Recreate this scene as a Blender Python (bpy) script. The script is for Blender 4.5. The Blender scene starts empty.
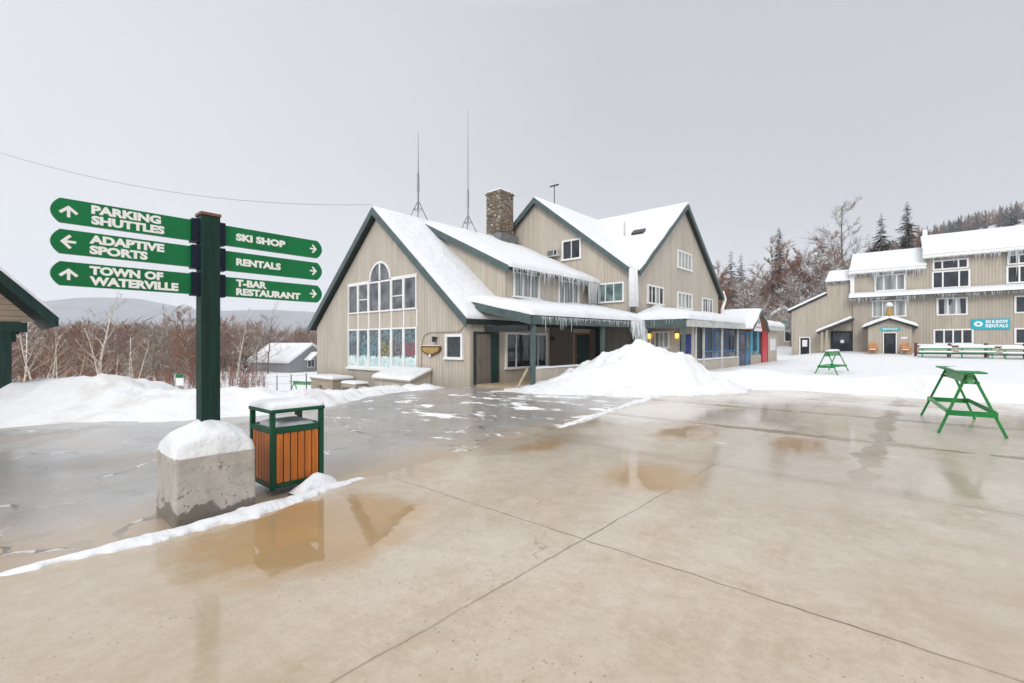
import bpy, math, random
from mathutils import Vector, noise
R = math.radians
random.seed(7)
sc = bpy.context.scene
COL = sc.collection

# ------------------------------------------------------------------ camera, world, sun, exposure
cam_d = bpy.data.cameras.new('camera'); cam = bpy.data.objects.new('camera', cam_d); COL.objects.link(cam)
cam.location = (0, 0, 1.7); cam.rotation_euler = (R(90), 0, 0)
cam_d.sensor_width = 36; cam_d.lens = 36 * 470 / 1024; cam_d.shift_y = 2.5 / 1024
cam_d.clip_start = 0.05; cam_d.clip_end = 12000
sc.camera = cam
SUN_EL, SUN_AZ = 31, 195          # azimuth measured clockwise from +Y: the veiled sun stands behind the camera
w = bpy.data.worlds.new('World'); sc.world = w; w.use_nodes = True
nt = w.node_tree; nt.nodes.clear()
out = nt.nodes.new('ShaderNodeOutputWorld'); bg = nt.nodes.new('ShaderNodeBackground')
sky = nt.nodes.new('ShaderNodeTexSky'); sky.sky_type = 'NISHITA'; sky.sun_disc = False
sky.sun_elevation = R(SUN_EL); sky.sun_rotation = R(SUN_AZ)
hsv = nt.nodes.new('ShaderNodeHueSaturation'); hsv.inputs['Saturation'].default_value = .12
geo = nt.nodes.new('ShaderNodeTexCoord'); sep = nt.nodes.new('ShaderNodeSeparateXYZ')
ramp = nt.nodes.new('ShaderNodeValToRGB')
# overcast layer: an even grey cloud deck, brighter overhead, a lighter band over the left valley
els = ramp.color_ramp.elements
els[0].position = 0.0; els[0].color = (.46, .46, .475, 1)
els[1].position = 1.0; els[1].color = (1.45, 1.45, 1.45, 1)
for p, c in ((.16, (.45, .465, .48, 1)), (.34, (.445, .46, .478, 1)), (.58, (.455, .47, .485, 1)), (.74, (.98, .98, 1.0, 1))):
    e = els.new(p); e.color = c
nse = nt.nodes.new('ShaderNodeTexNoise'); nse.inputs['Scale'].default_value = 1.6; nse.inputs['Detail'].default_value = 3
nmr = nt.nodes.new('ShaderNodeMapRange'); nmr.inputs[1].default_value = .3; nmr.inputs[2].default_value = .7
nmr.inputs[3].default_value = 9.6; nmr.inputs[4].default_value = 10.4
lmr = nt.nodes.new('ShaderNodeMapRange'); lmr.inputs[1].default_value = -.95; lmr.inputs[2].default_value = .15
lmr.inputs[3].default_value = 1.55; lmr.inputs[4].default_value = .97
mul = nt.nodes.new('ShaderNodeMath'); mul.operation = 'MULTIPLY'
vm = nt.nodes.new('ShaderNodeVectorMath'); vm.operation = 'SCALE'
mix = nt.nodes.new('ShaderNodeMix'); mix.data_type = 'RGBA'; mix.inputs[0].default_value = .93
L = nt.links.new
L(sky.outputs[0], hsv.inputs['Color']); L(geo.outputs['Generated'], sep.inputs[0]); L(sep.outputs['Z'], ramp.inputs[0])
L(geo.outputs['Generated'], nse.inputs['Vector']); L(nse.outputs[0], nmr.inputs[0]); L(sep.outputs['X'], lmr.inputs[0])
L(nmr.outputs[0], mul.inputs[0]); L(lmr.outputs[0], mul.inputs[1])
L(ramp.outputs[0], vm.inputs[0]); L(mul.outputs[0], vm.inputs['Scale'])
L(hsv.outputs[0], mix.inputs[6]); L(vm.outputs[0], mix.inputs[7]); L(mix.outputs[2], bg.inputs[0]); L(bg.outputs[0], out.inputs[0])
bg.inputs[1].default_value = 0.1
sd = bpy.data.lights.new('sun', 'SUN'); sd.energy = 1.7; sd.angle = R(25); sd.color = (1, .97, .92)
sun = bpy.data.objects.new('sun', sd); COL.objects.link(sun)
_d = Vector((math.sin(R(SUN_AZ)) * math.cos(R(SUN_EL)), math.cos(R(SUN_AZ)) * math.cos(R(SUN_EL)), math.sin(R(SUN_EL))))
sun.rotation_euler = _d.to_track_quat('Z', 'Y').to_euler()
vs = sc.view_settings
vs.view_transform = 'Standard'; vs.look = 'None'; vs.exposure = 0.3; vs.gamma = 1; vs.use_curve_mapping = False
sc.cycles.max_bounces = 6; sc.cycles.diffuse_bounces = 3; sc.cycles.glossy_bounces = 3
sc.cycles.transmission_bounces = 4; sc.cycles.volume_bounces = 1; sc.cycles.caustics_reflective = False; sc.cycles.caustics_refractive = False
sc.cycles.use_denoising = True

# ------------------------------------------------------------------ frames measured on the ground
AX = Vector((-.75022, .66119, 0)); BX = Vector((.66119, .75022, 0)); O1 = Vector((-1.7, 19.0, 0))   # lodge axes and its near corner
def AB(a, b, z=0): return O1 + AX * a + BX * b + Vector((0, 0, z))
def toab(x, y): d = Vector((x, y, 0)) - O1; return d.dot(AX), d.dot(BX)
def sstep(e0, e1, x):
    t = max(0, min(1, (x - e0) / (e1 - e0))); return t * t * (3 - 2 * t)
def nz(x, y, z=0): return noise.noise(Vector((x, y, z)))
def fbm(x, y, s=1, o=3):
    v = 0; a = 1
    for _ in range(o): v += a * nz(x * s, y * s, 3.7 * s); s *= 2.1; a *= .5
    return v
def TL(a): return 0 if a < .5 else -4 * (1 - math.exp(-(a - .5) * .035))
def hill(x, y): return 95 * math.exp(-((x - 420) ** 2 + (y - 330) ** 2) / 57800.)
def T(x, y):
    a, b = toab(x, y)
    z = TL(a)
    r = sstep(-2, -8, a) * sstep(14, 22, y)
    z += r * (.05 + .02 * max(0, min(y, 70) - 18))
    d = math.hypot(x, y)
    return z + hill(x, y) * sstep(45, 90, d)

# ------------------------------------------------------------------ materials
class N:
    def __init__(s, name):
        s.m = bpy.data.materials.new(name); s.m.use_nodes = True; s.t = s.m.node_tree
        s.b = s.t.nodes['Principled BSDF']; s.L = s.t.links.new
    def n(s, k, **kw):
        q = s.t.nodes.new('ShaderNode' + k)
        for a, v in kw.items(): setattr(q, a, v)
        return q
    def coord(s, k='Object'): return s.n('TexCoord').outputs[k]
    def pos(s): return s.n('NewGeometry').outputs['Position']
    def noise(s, sc=1, det=4, vec=None, scale3=None, rough=.55):
        q = s.n('TexNoise'); q.inputs['Scale'].default_value = sc; q.inputs['Detail'].default_value = det; q.inputs['Roughness'].default_value = rough
        v = vec if vec is not None else s.coord()
        if scale3:
            mp = s.n('Mapping'); mp.inputs['Scale'].default_value = scale3; s.L(v, mp.inputs[0]); v = mp.outputs[0]
        s.L(v, q.inputs['Vector']); return q.outputs[0]
    def rng(s, v, a, b, c=0, d=1):
        q = s.n('MapRange'); s.L(v, q.inputs[0])
        for i, x in enumerate((a, b, c, d)): q.inputs[i + 1].default_value = x
        return q.outputs[0]
    def math(s, op, a, b=0):
        q = s.n('Math', operation=op)
        for i, x in enumerate((a, b)):
            if isinstance(x, (int, float)): q.inputs[i].default_value = x
            else: s.L(x, q.inputs[i])
        return q.outputs[0]
    def mix(s, f, a, b):
        q = s.n('Mix', data_type='RGBA')
        if isinstance(f, (int, float)): q.inputs[0].default_value = f
        else: s.L(f, q.inputs[0])
        for i, x in ((6, a), (7, b)):
            if isinstance(x, tuple): q.inputs[i].default_value = x + (1,)
            else: s.L(x, q.inputs[i])
        return q.outputs[2]
    def xyz(s, v=None):
        q = s.n('SeparateXYZ'); s.L(v if v is not None else s.coord(), q.inputs[0]); return q.outputs
    def bump(s, h, st=.3, dist=.02):
        q = s.n('Bump'); q.inputs['Strength'].default_value = st; q.inputs['Distance'].default_value = dist
        s.L(h, q.inputs['Height']); s.L(q.outputs[0], s.b.inputs['Normal'])
    def set(s, k, v):
        i = s.b.inputs[k]
        if isinstance(v, (int, float)): i.default_value = v
        elif isinstance(v, tuple): i.default_value = v + (1,)
        else: s.L(v, i)
        return s
MAT = {}
def simple(name, col, rough=.5, metal=0, var=.18, sc_=3, bump=0, spec=None):
    m = N(name)
    f = m.noise(sc_, 5)
    m.set('Base Color', m.mix(m.rng(f, .3, .7), tuple(c * (1 - var) for c in col), tuple(min(1, c * (1 + var)) for c in col)))
    m.set('Roughness', rough); m.set('Metallic', metal)
    if spec is not None: m.set('Specular IOR Level', spec)
    if bump: m.bump(f, bump, .02)
    MAT[name] = m.m; return m.m

def snow_mat(name, col=(.87, .88, .9), dirt=0):
    m = N(name); c = col
    if dirt:
        d = m.rng(m.noise(.55, 6, m.pos(), rough=.65), .56, .75)
        col = m.mix(m.math('MULTIPLY', d, dirt), c, (.45, .4, .33))
    m.set('Base Color', col); m.set('Roughness', .65); m.set('Specular IOR Level', .25)
    m.bump(m.math('ADD', m.math('MULTIPLY', m.noise(1.3, 6, m.pos()), 1.0), m.math('MULTIPLY', m.noise(6, 5, m.pos()), .13)), .6, .3)
    MAT[name] = m.m
snow_mat('snow', (.72, .735, .76)); snow_mat('snow_soiled', (.71, .72, .74), .6)

def siding(name, c1, axis_scale=1):
    m = N(name); o = m.coord(); x = m.xyz(o)
    # grooved vertical boards: the groove runs up the wall, whichever way the wall faces
    geo_ = m.n('NewGeometry'); nrm = m.n('VectorTransform', vector_type='NORMAL', convert_from='WORLD', convert_to='OBJECT')
    m.L(geo_.outputs['True Normal'], nrm.inputs[0]); nx = m.xyz(nrm.outputs[0])
    fx = m.math('GREATER_THAN', m.math('ABSOLUTE', nx[0]), .5)
    u = m.math('ADD', m.math('MULTIPLY', x[0], m.math('SUBTRACT', 1, fx)), m.math('MULTIPLY', x[1], fx))
    fr = m.math('FRACT', m.math('MULTIPLY', m.math('ADD', u, 100.), 1 / .205))
    gr = m.math('LESS_THAN', m.math('ABSOLUTE', m.math('SUBTRACT', fr, .5)), .07)
    board = m.n('TexWhiteNoise', noise_dimensions='1D'); m.L(m.math('FLOOR', m.math('MULTIPLY', m.math('ADD', u, 100.), 1 / .205)), board.inputs['W'])
    st = m.noise(2.2, 6, o, (1.5, 1.5, .25))
    v = m.math('ADD', m.math('MULTIPLY', board.outputs[0], .18), m.math('MULTIPLY', st, .82))
    c = m.mix(m.rng(v, .25, .75), tuple(q * .84 for q in c1), tuple(q * 1.1 for q in c1))
    c = m.mix(m.math('MULTIPLY', gr, .34), c, tuple(q * .3 for q in c1))
    splash = m.rng(m.math('ADD', x[2], m.math('MULTIPLY', m.noise(1.4, 6, o), 1.2)), .55, 1.2, .4, 0)
    c = m.mix(splash, c, tuple(q * .55 for q in c1))
    stain = m.rng(m.noise(.5, 7, o, (1, 1, .35), .7), .56, .8)
    c = m.mix(m.math('MULTIPLY', stain, .42), c, tuple(q * .55 for q in c1))
    m.set('Base Color', c); m.set('Roughness', .75); m.set('Specular IOR Level', .25)
    m.bump(m.math('SUBTRACT', m.math('MULTIPLY', st, .12), gr), .7, .015)
    MAT[name] = m.m
siding('tan_siding', (.50, .448, .378)); siding('brown_siding_shaded', (.14, .11, .09)); siding('entry_shade', (.2, .17, .145)); siding('taupe_siding', (.45, .398, .33))
simple('green_trim', (.082, .116, .114), .45, spec=.2); simple('dark_trim', (.03, .04, .038), .5, spec=.2); simple('white_trim', (.78, .78, .77), .4, var=.06)
simple('soffit', (.06, .05, .045), .7); simple('sign_post_green', (.007, .03, .023), .4, var=.3, spec=.2); simple('shelter_green', (.012, .035, .028), .6, var=.3, spec=.2)
simple('sign_green', (.002, .17, .05), .3, var=.05, sc_=1, spec=.2); simple('sign_white', (.85, .86, .85), .35, var=.02)
simple('bracket_navy', (.006, .012, .03), .4, spec=.2); simple('cap_wood', (.2, .09, .06), .7); simple('frame_green', (.004, .075, .035), .3, var=.12, spec=.2)
simple('horse_green', (.01, .22, .04), .4, var=.35, sc_=9); simple('horse_pale', (.12, .4, .16), .5, var=.4, sc_=9)
simple('bin_liner', (.03, .032, .035), .5); simple('metal_grey', (.22, .23, .24), .4, .6); simple('dark_metal', (.04, .04, .045), .45, .4)
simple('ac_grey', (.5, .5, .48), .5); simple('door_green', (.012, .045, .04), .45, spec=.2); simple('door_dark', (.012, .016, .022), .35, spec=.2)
simple('red_paint', (.5, .012, .03), .4); simple('blue_paint', (.01, .12, .26), .35); simple('teal_paint', (.02, .32, .42), .4)
simple('navy_panel', (.008, .03, .075), .25, spec=.2); simple('rail_red', (.13, .03, .025), .6); simple('bench_green', (.02, .27, .13), .5, var=.25)
simple('orange_wood', (.5, .2, .05), .6, var=.35); simple('turquoise', (0, .38, .47), .4, var=.05); simple('sign_teal', (.02, .42, .48), .45, var=.05)
simple('gold_paint', (.36, .24, .06), .5, var=.3, sc_=12); simple('maroon', (.13, .03, .02), .55); simple('poster_white', (.75, .75, .78), .5, var=.05)
simple('poster_blue', (.04, .05, .22), .4, var=.5, sc_=6); simple('poster_pink', (.7, .25, .3), .5); simple('tan_box', (.37, .31, .24), .7, var=.1)
simple('wood_plank', (.42, .33, .22), .7, var=.25, sc_=8); simple('wood_orange', (.52, .15, .02), .42, var=.3, sc_=6); simple('house_grey', (.28, .28, .29), .7)
simple('stair_wood', (.3, .11, .05), .6); simple('wire', (.2, .2, .21), .5)

def painted_wood(name, c, rough=.5, worn=(.1, .12, .1)):
    m = N(name); o = m.coord(); g = m.noise(1, 6, o, (26, 26, 1.2), .65); w_ = m.noise(5, 7, o, None, .7)
    col = m.mix(m.rng(g, .3, .7), tuple(q * .6 for q in c), tuple(q * 1.5 for q in c)); col = m.mix(m.rng(w_, .64, .74, 0, .4), col, worn)
    m.set('Base Color', col); m.set('Roughness', m.rng(w_, .3, .7, rough - .1, rough + .15)); m.set('Specular IOR Level', .25); m.bump(g, .35, .006); MAT[name] = m.m
painted_wood('sign_post_green', (.007, .03, .023)); painted_wood('shelter_green', (.012, .035, .028), .6)
def painted_metal(name, c, rough=.4, chip=(.12, .11, .09), amt=.66):
    m = N(name); o = m.coord(); w_ = m.noise(9, 8, o, None, .72); l_ = m.noise(1.2, 5, o)
    col = m.mix(m.rng(l_, .3, .7), tuple(q * .75 for q in c), tuple(q * 1.2 for q in c)); col = m.mix(m.rng(w_, amt, amt + .05, 0, .65), col, chip)
    m.set('Base Color', col); m.set('Roughness', m.rng(w_, .3, .7, rough, rough + .2)); m.set('Specular IOR Level', .3); m.bump(w_, .15, .004); MAT[name] = m.m
painted_metal('frame_green', (.004, .07, .034), .3); painted_metal('horse_green', (.01, .2, .04), .4, (.3, .27, .2), .62); painted_metal('sign_green', (.002, .165, .05), .32, (.05, .2, .1), .7)
m = N('wood_orange'); o = m.coord(); g = m.noise(1, 6, o, (38, 38, 1.5), .65); w_ = m.noise(2.2, 5, o); m.set('Base Color', m.mix(m.rng(w_, .4, .75, 0, .4), m.mix(m.rng(g, .3, .7), (.38, .095, .012), (.62, .2, .03)), (.3, .1, .03))); m.set('Roughness', .45); m.bump(g, .3, .005); MAT['wood_orange'] = m.m
def planks(name, c):      # weathered boards of the shelter gable
    m = N(name); z = m.xyz(m.coord())[2]
    g = m.math('LESS_THAN', m.math('FRACT', m.math('MULTIPLY', z, 6.5)), .1)
    m.set('Base Color', m.mix(g, m.mix(m.rng(m.noise(3, 5, None, (.3, 1, 6)), .3, .7), tuple(q * .8 for q in c), c), tuple(q * .3 for q in c))); m.set('Roughness', .8)
    m.bump(g, .5, .01); MAT[name] = m.m
planks('shelter_boards', (.40, .31, .23))

def glass(name, dark=(.018, .024, .03), curtain=None, amt=0, per=.3):
    m = N(name)
    c = m.mix(m.rng(m.noise(1.7, 3, m.pos()), .35, .65), tuple(q * .5 for q in dark), tuple(q * 1.6 for q in dark))
    if curtain:   # pale curtains hanging in folds behind the pane
        p = m.xyz(m.pos()); u = m.math('ADD', p[0], m.math('MULTIPLY', p[1], .7))
        f = m.math('SINE', m.math('MULTIPLY', u, 6.283 / per))
        g = m.math('GREATER_THAN', m.noise(.9, 2, m.pos(), (1, 1, .05)), .56 - .2 * amt)
        c = m.mix(m.math('MULTIPLY', g, m.rng(f, -1, 1, .45, 1)), c, curtain)
    m.set('Base Color', c); m.set('Roughness', .06); m.set('Specular IOR Level', .6)
    m.bump(m.noise(1.1, 2, m.pos()), .12, .05)
    MAT[name] = m.m
glass('glass'); glass('glass_curtain', (.03, .04, .045), (.33, .36, .36), 1); glass('glass_grey', (.1, .11, .12)); glass('glass_teal', (.11, .17, .17))
glass('glass_blue', (.01, .05, .1)); glass('glass_pale', (.02, .025, .03), (.45, .47, .46), .6, .22)

def poster(name, fig, seed):   # printed film on the pane: pale snow at the foot, sky, a coloured patch
    m = N(name); p = m.xyz(m.coord('Generated')); z = p[2]; nn = m.noise(6, 4, m.coord('Generated'), (1, 1, 1.3)); nn2 = m.noise(3.1 + seed, 4, m.pos(), (1, 1, 1))
    c = m.mix(m.rng(nn2, .4, .6), (.05, .06, .065), (.17, .25, .27))
    band = m.math('MULTIPLY', m.math('GREATER_THAN', m.math('ADD', z, m.math('MULTIPLY', nn, .15)), .42), m.math('LESS_THAN', m.math('ADD', z, m.math('MULTIPLY', nn2, .3)), .82))
    c = m.mix(m.math('MULTIPLY', band, m.math('GREATER_THAN', nn2, .5)), c, tuple(q * .45 + .06 for q in fig))
    foot = m.math('LESS_THAN', m.math('ADD', z, m.math('MULTIPLY', m.math('SUBTRACT', nn, .5), .5)), .3)
    c = m.mix(foot, c, m.mix(m.rng(nn2, .45, .55), (.4, .6, .6), (.68, .74, .74)))
    m.set('Base Color', c); m.set('Roughness', .12); MAT[name] = m.m
PCOL = [(.09, .11, .15), (.03, .3, .38), (.12, .32, .42), (.55, .42, .02), (.3, .22, .22), (.5, .02, .05)]
for i, c in enumerate(PCOL): poster('poster_film_%d' % i, c, i * 1.7)

m = N('ice'); m.set('Base Color', (.82, .86, .88)); m.set('Roughness', .12); m.set('Transmission Weight', .45); m.set('IOR', 1.2)
m.bump(m.noise(14, 3, m.pos()), .4, .02); MAT['ice'] = m.m
m = N('ice_white'); m.set('Base Color', m.mix(m.rng(m.noise(7, 5, m.pos(), (2, 2, .4)), .35, .65), (.5, .55, .58), (.84, .87, .89))); m.set('Roughness', .2); m.set('Transmission Weight', .12); m.bump(m.noise(12, 4, m.pos(), (1, 1, .3)), .6, .03); MAT['ice_white'] = m.m

# stone chimney
m = N('fieldstone'); vo = m.n('TexVoronoi', feature='F1'); mp = m.n('Mapping'); mp.inputs['Scale'].default_value = (2.6, 2.6, 5.2); m.L(m.coord(), mp.inputs[0]); m.L(mp.outputs[0], vo.inputs[0]); vo.inputs['Scale'].default_value = 1.3
ve = m.n('TexVoronoi', feature='DISTANCE_TO_EDGE'); m.L(mp.outputs[0], ve.inputs[0]); ve.inputs['Scale'].default_value = 1.3
sx = m.xyz(vo.outputs['Color'])
c = m.mix(sx[0], (.12, .1, .08), (.46, .38, .28)); c = m.mix(m.math('GREATER_THAN', sx[1], .85), c, (.26, .17, .1))
c = m.mix(m.rng(ve.outputs[0], .03, .09), (.05, .045, .04), c); m.set('Base Color', c); m.set('Roughness', .85)
m.bump(m.rng(ve.outputs[0], 0, .2), 1, .06); MAT['fieldstone'] = m.m

# wet concrete of the plaza (object x = -a, y = b)
m = N('wet_concrete'); o = m.coord(); x = m.xyz(o)
n1 = m.noise(.35, 5, o); n2 = m.noise(1.6, 7, o, None, .62); n3 = m.noise(26, 3, o)
c = m.mix(m.rng(n1, .33, .67), (.46, .385, .295), (.54, .475, .39)); c = m.mix(m.rng(n2, .4, .75, 0, .55), c, (.33, .235, .135))
c = m.mix(m.rng(n3, .45, .8, 0, .3), c, (.3, .24, .17))
far = m.rng(x[1], -9.5, -4, 0, 1)
c = m.mix(m.math('MULTIPLY', far, .55), c, (.40, .365, .32))
wob = m.math('MULTIPLY', m.math('SUBTRACT', m.noise(2.5, 4, o), .5), .07)
def joint(v, start, per, wdt):
    q = m.math('DIVIDE', m.math('ADD', m.math('SUBTRACT', v, start), wob), per)
    d = m.math('MULTIPLY', m.math('ABSOLUTE', m.math('SUBTRACT', q, m.math('ROUND', q))), per)
    return m.math('LESS_THAN', d, wdt), d
jx, dx_ = joint(x[0], 11.6, 6.0, .009); jy, dy_ = joint(x[1], -9.65, 3.37, .009)
ext, de_ = joint(x[0], 13.2, 300., .05)
ext = m.math('MULTIPLY', ext, m.math('GREATER_THAN', x[1], -6.3)); de2 = m.math('ADD', de_, m.math('MULTIPLY', m.math('LESS_THAN', x[1], -6.3), 5))
jy = m.math('MULTIPLY', jy, m.math('GREATER_THAN', x[1], -11.)); jt = m.math('MAXIMUM', jx, jy)
dj = m.math('MINIMUM', dy_, de2)
# rusty silt that gathers along the joints of the far slabs
silt = m.math('MULTIPLY', m.math('LESS_THAN', m.math('ADD', dj, m.math('MULTIPLY', m.noise(1.5, 7, o, None, .7), .9)), .60), m.rng(x[1], -7, -3.5, 0, .95))
c = m.mix(silt, c, (.16, .105, .04))
c = m.mix(m.math('MULTIPLY', jt, m.rng(m.noise(.9, 4, o), .35, .6, .35, .9)), c, (.10, .075, .05))
blot = m.math('MULTIPLY', m.rng(m.noise(.55, 8, o, (1, .7, 1), .68), .55, .63), m.rng(x[1], -9.5, -5.5, .12, .6))
c = m.mix(blot, c, (.27, .19, .095))
hv = m.n('TexVoronoi', feature='DISTANCE_TO_EDGE'); hw = m.n('VectorMath', operation='ADD'); hn = m.n('TexNoise'); hn.inputs['Scale'].default_value = 1.6; hn.inputs['Detail'].default_value = 6; m.L(o, hn.inputs[0]); m.L(o, hw.inputs[0]); m.L(hn.outputs[1], hw.inputs[1]); m.L(hw.outputs[0], hv.inputs[0]); hv.inputs['Scale'].default_value = .3
hair = m.math('MULTIPLY', m.math('LESS_THAN', hv.outputs[0], .0028), m.math('GREATER_THAN', m.noise(.5, 3, o), .6)); c = m.mix(m.math('MULTIPLY', hair, .4), c, (.16, .12, .08))
scuff = m.rng(m.noise(3.2, 6, o, (2.2, .45, 1), .72), .6, .72, 0, .35); c = m.mix(scuff, c, (.62, .58, .52))
grit = m.rng(m.noise(75, 2, o), .62, .7, 0, .5); c = m.mix(grit, c, (.2, .16, .12))
fine = m.noise(7, 8, o, None, .75); c = m.mix(m.rng(fine, .5, .75, 0, .35), c, (.27, .21, .15)); c = m.mix(m.rng(fine, .5, .3, 0, .3), c, (.62, .58, .53))
wet = m.rng(m.math('ADD', m.noise(.33, 4, o, (1, .8, 1)), m.math('MULTIPLY', m.noise(2.2, 5, o), .12)), .47, .60)
# puddles; their amber also puts the bin and gable reflections into the wet colour
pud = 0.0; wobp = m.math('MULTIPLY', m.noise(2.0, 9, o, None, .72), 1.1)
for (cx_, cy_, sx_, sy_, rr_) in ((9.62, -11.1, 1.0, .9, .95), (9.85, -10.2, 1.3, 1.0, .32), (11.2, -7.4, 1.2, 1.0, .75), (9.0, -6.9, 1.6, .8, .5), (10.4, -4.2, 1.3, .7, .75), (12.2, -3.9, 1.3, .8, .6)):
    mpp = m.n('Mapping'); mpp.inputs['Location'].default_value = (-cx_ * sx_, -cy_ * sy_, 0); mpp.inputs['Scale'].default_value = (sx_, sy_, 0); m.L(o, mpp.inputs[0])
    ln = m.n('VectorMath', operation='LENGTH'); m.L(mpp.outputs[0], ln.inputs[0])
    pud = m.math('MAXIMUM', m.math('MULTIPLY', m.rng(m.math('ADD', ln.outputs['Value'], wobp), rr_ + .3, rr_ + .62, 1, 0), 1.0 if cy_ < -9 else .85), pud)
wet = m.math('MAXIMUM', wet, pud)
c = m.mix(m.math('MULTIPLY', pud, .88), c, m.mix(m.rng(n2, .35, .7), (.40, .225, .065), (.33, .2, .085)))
c = m.mix(m.math('MULTIPLY', wet, .25), c, (.36, .26, .14))
peb = m.n('TexVoronoi'); peb.inputs['Scale'].default_value = 17; m.L(o, peb.inputs[0])
speck = m.math('MULTIPLY', m.math('LESS_THAN', m.math('ADD', peb.outputs['Distance'], m.math('MULTIPLY', m.noise(60, 2, o), .12)), .17), m.math('GREATER_THAN', m.noise(.6, 3, o), .52))
c = m.mix(m.math('MULTIPLY', speck, .75), c, (.16, .1, .06))
ice = m.math('MULTIPLY', m.math('GREATER_THAN', m.noise(1.1, 7, o, (1, 2.2, 1), .66), .665), m.rng(x[1], -7.5, -5, 0, 1))
c = m.mix(m.math('MULTIPLY', ice, .8), c, (.78, .79, .8))
m.set('Base Color', c); m.set('Roughness', m.rng(n2, .3, .7, .35, .6)); m.set('Specular IOR Level', .35)
m.set('Coat Weight', m.rng(wet, 0, 1, .6, 1)); m.set('Coat Roughness', m.math('ADD', m.rng(wet, 0, 1, .26, .11), m.math('MULTIPLY', pud, -.09))); m.set('Coat IOR', 1.52)
m.bump(m.math('SUBTRACT', m.math('MULTIPLY', m.math('ADD', n3, n2), .08), m.math('ADD', jt, m.math('MULTIPLY', ice, -.4))), .35, .01)
# coat keeps its own, flatter water surface
cb = m.n('Bump'); cb.inputs['Strength'].default_value = .1; cb.inputs['Distance'].default_value = .02; m.L(m.noise(2.5, 3, o), cb.inputs['Height']); m.L(cb.outputs[0], m.b.inputs['Coat Normal'])
MAT['wet_concrete'] = m.m

# wet asphalt with old cracks and thin snow
m = N('wet_asphalt'); o = m.coord(); x = m.xyz(o)
n1 = m.noise(.3, 6, o); n3 = m.noise(40, 3, o)
c = m.mix(m.rng(n1, .35, .65), (.22, .212, .203), (.38, .366, .35)); c = m.mix(m.rng(n3, .4, .8, 0, .35), c, (.2, .195, .19))
edge = m.rng(m.math('ADD', x[0], m.math('MULTIPLY', n1, .6)), 7.3, 8.5, 0, 1)
c = m.mix(m.math('MULTIPLY', m.rng(m.noise(.9, 7, o, None, .7), .48, .62), .6), c, (.27, .225, .17))
c = m.mix(m.math('MULTIPLY', edge, .85), c, (.38, .28, .18))
vor = m.n('TexVoronoi', feature='DISTANCE_TO_EDGE'); wv = m.n('VectorMath', operation='ADD'); ns = m.n('TexNoise'); ns.inputs['Scale'].default_value = 1.1; m.L(o, ns.inputs[0]); m.L(o, wv.inputs[0]); m.L(ns.outputs[1], wv.inputs[1]); m.L(wv.outputs[0], vor.inputs[0]); vor.inputs['Scale'].default_value = .42
crack = m.math('LESS_THAN', m.math('ADD', vor.outputs[0], m.math('MULTIPLY', m.noise(5, 6, o, None, .7), .07)), .046)
c = m.mix(m.math('MULTIPLY', crack, m.rng(m.noise(1.1, 3, o), .45, .6, .1, .85)), c, m.mix(m.math('GREATER_THAN', m.noise(2.1, 3, o), .52), (.06, .055, .05), (.7, .69, .67)))
c = m.mix(m.rng(m.noise(.7, 8, o, None, .7), .58, .7, 0, .5), c, (.07, .065, .055))
sn = m.noise(.75, 7, o, (.9, 1.5, 1), .68)
reg = m.math('MULTIPLY', m.rng(x[1], -9, -5.5), m.rng(x[0], -2, 2))
reg2 = m.rng(x[0], -2, -8)
snow = m.rng(m.math('ADD', sn, m.math('MULTIPLY', m.math('MAXIMUM', reg, reg2), .13)), .672, .715)
c = m.mix(snow, c, (.85, .86, .87))
wet = m.rng(m.noise(.4, 4, o), .36, .5)
m.set('Base Color', c); m.set('Roughness', .5)
dry = m.math('SUBTRACT', 1, snow)
m.set('Coat Weight', m.math('MULTIPLY', m.rng(wet, 0, 1, .5, 1), dry)); m.set('Coat Roughness', m.rng(wet, 0, 1, .42, .24)); m.set('Coat IOR', 1.5)
m.bump(m.math('ADD', m.math('MULTIPLY', n3, .15), m.math('SUBTRACT', snow, crack)), .5, .012)
cb = m.n('Bump'); cb.inputs['Strength'].default_value = .1; cb.inputs['Distance'].default_value = .02; m.L(m.noise(3, 3, o), cb.inputs['Height']); m.L(cb.outputs[0], m.b.inputs['Coat Normal'])
MAT['wet_asphalt'] = m.m

# cast concrete of the block with a wet dark foot
m = N('cast_concrete'); o = m.coord(); x = m.xyz(o); n1 = m.noise(4, 7, o, None, .65); n2 = m.noise(30, 4, o); n4 = m.noise(1.4, 4, o)
c = m.mix(m.rng(n1, .3, .7), (.33, .31, .28), (.52, .49, .45)); c = m.mix(m.rng(n2, .55, .75, 0, .5), c, (.2, .19, .17))
foot = m.math('LESS_THAN', m.math('ADD', x[2], m.math('MULTIPLY', m.math('SUBTRACT', m.noise(2.6, 7, o, None, .68), .5), .62)), .105)
pit = m.math('MULTIPLY', m.math('GREATER_THAN', m.noise(22, 5, o, None, .7), .6), m.math('GREATER_THAN', n1, .52))
c = m.mix(m.math('MULTIPLY', pit, .7), c, (.13, .115, .1)); c = m.mix(m.math('MULTIPLY', foot, .8), c, (.12, .105, .085))
m.set('Base Color', c); m.set('Roughness', m.math('SUBTRACT', .8, m.math('MULTIPLY', foot, .4))); m.bump(m.math('SUBTRACT', m.math('MULTIPLY', n1, .4), pit), .5, .012); MAT['cast_concrete'] = m.m

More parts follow.
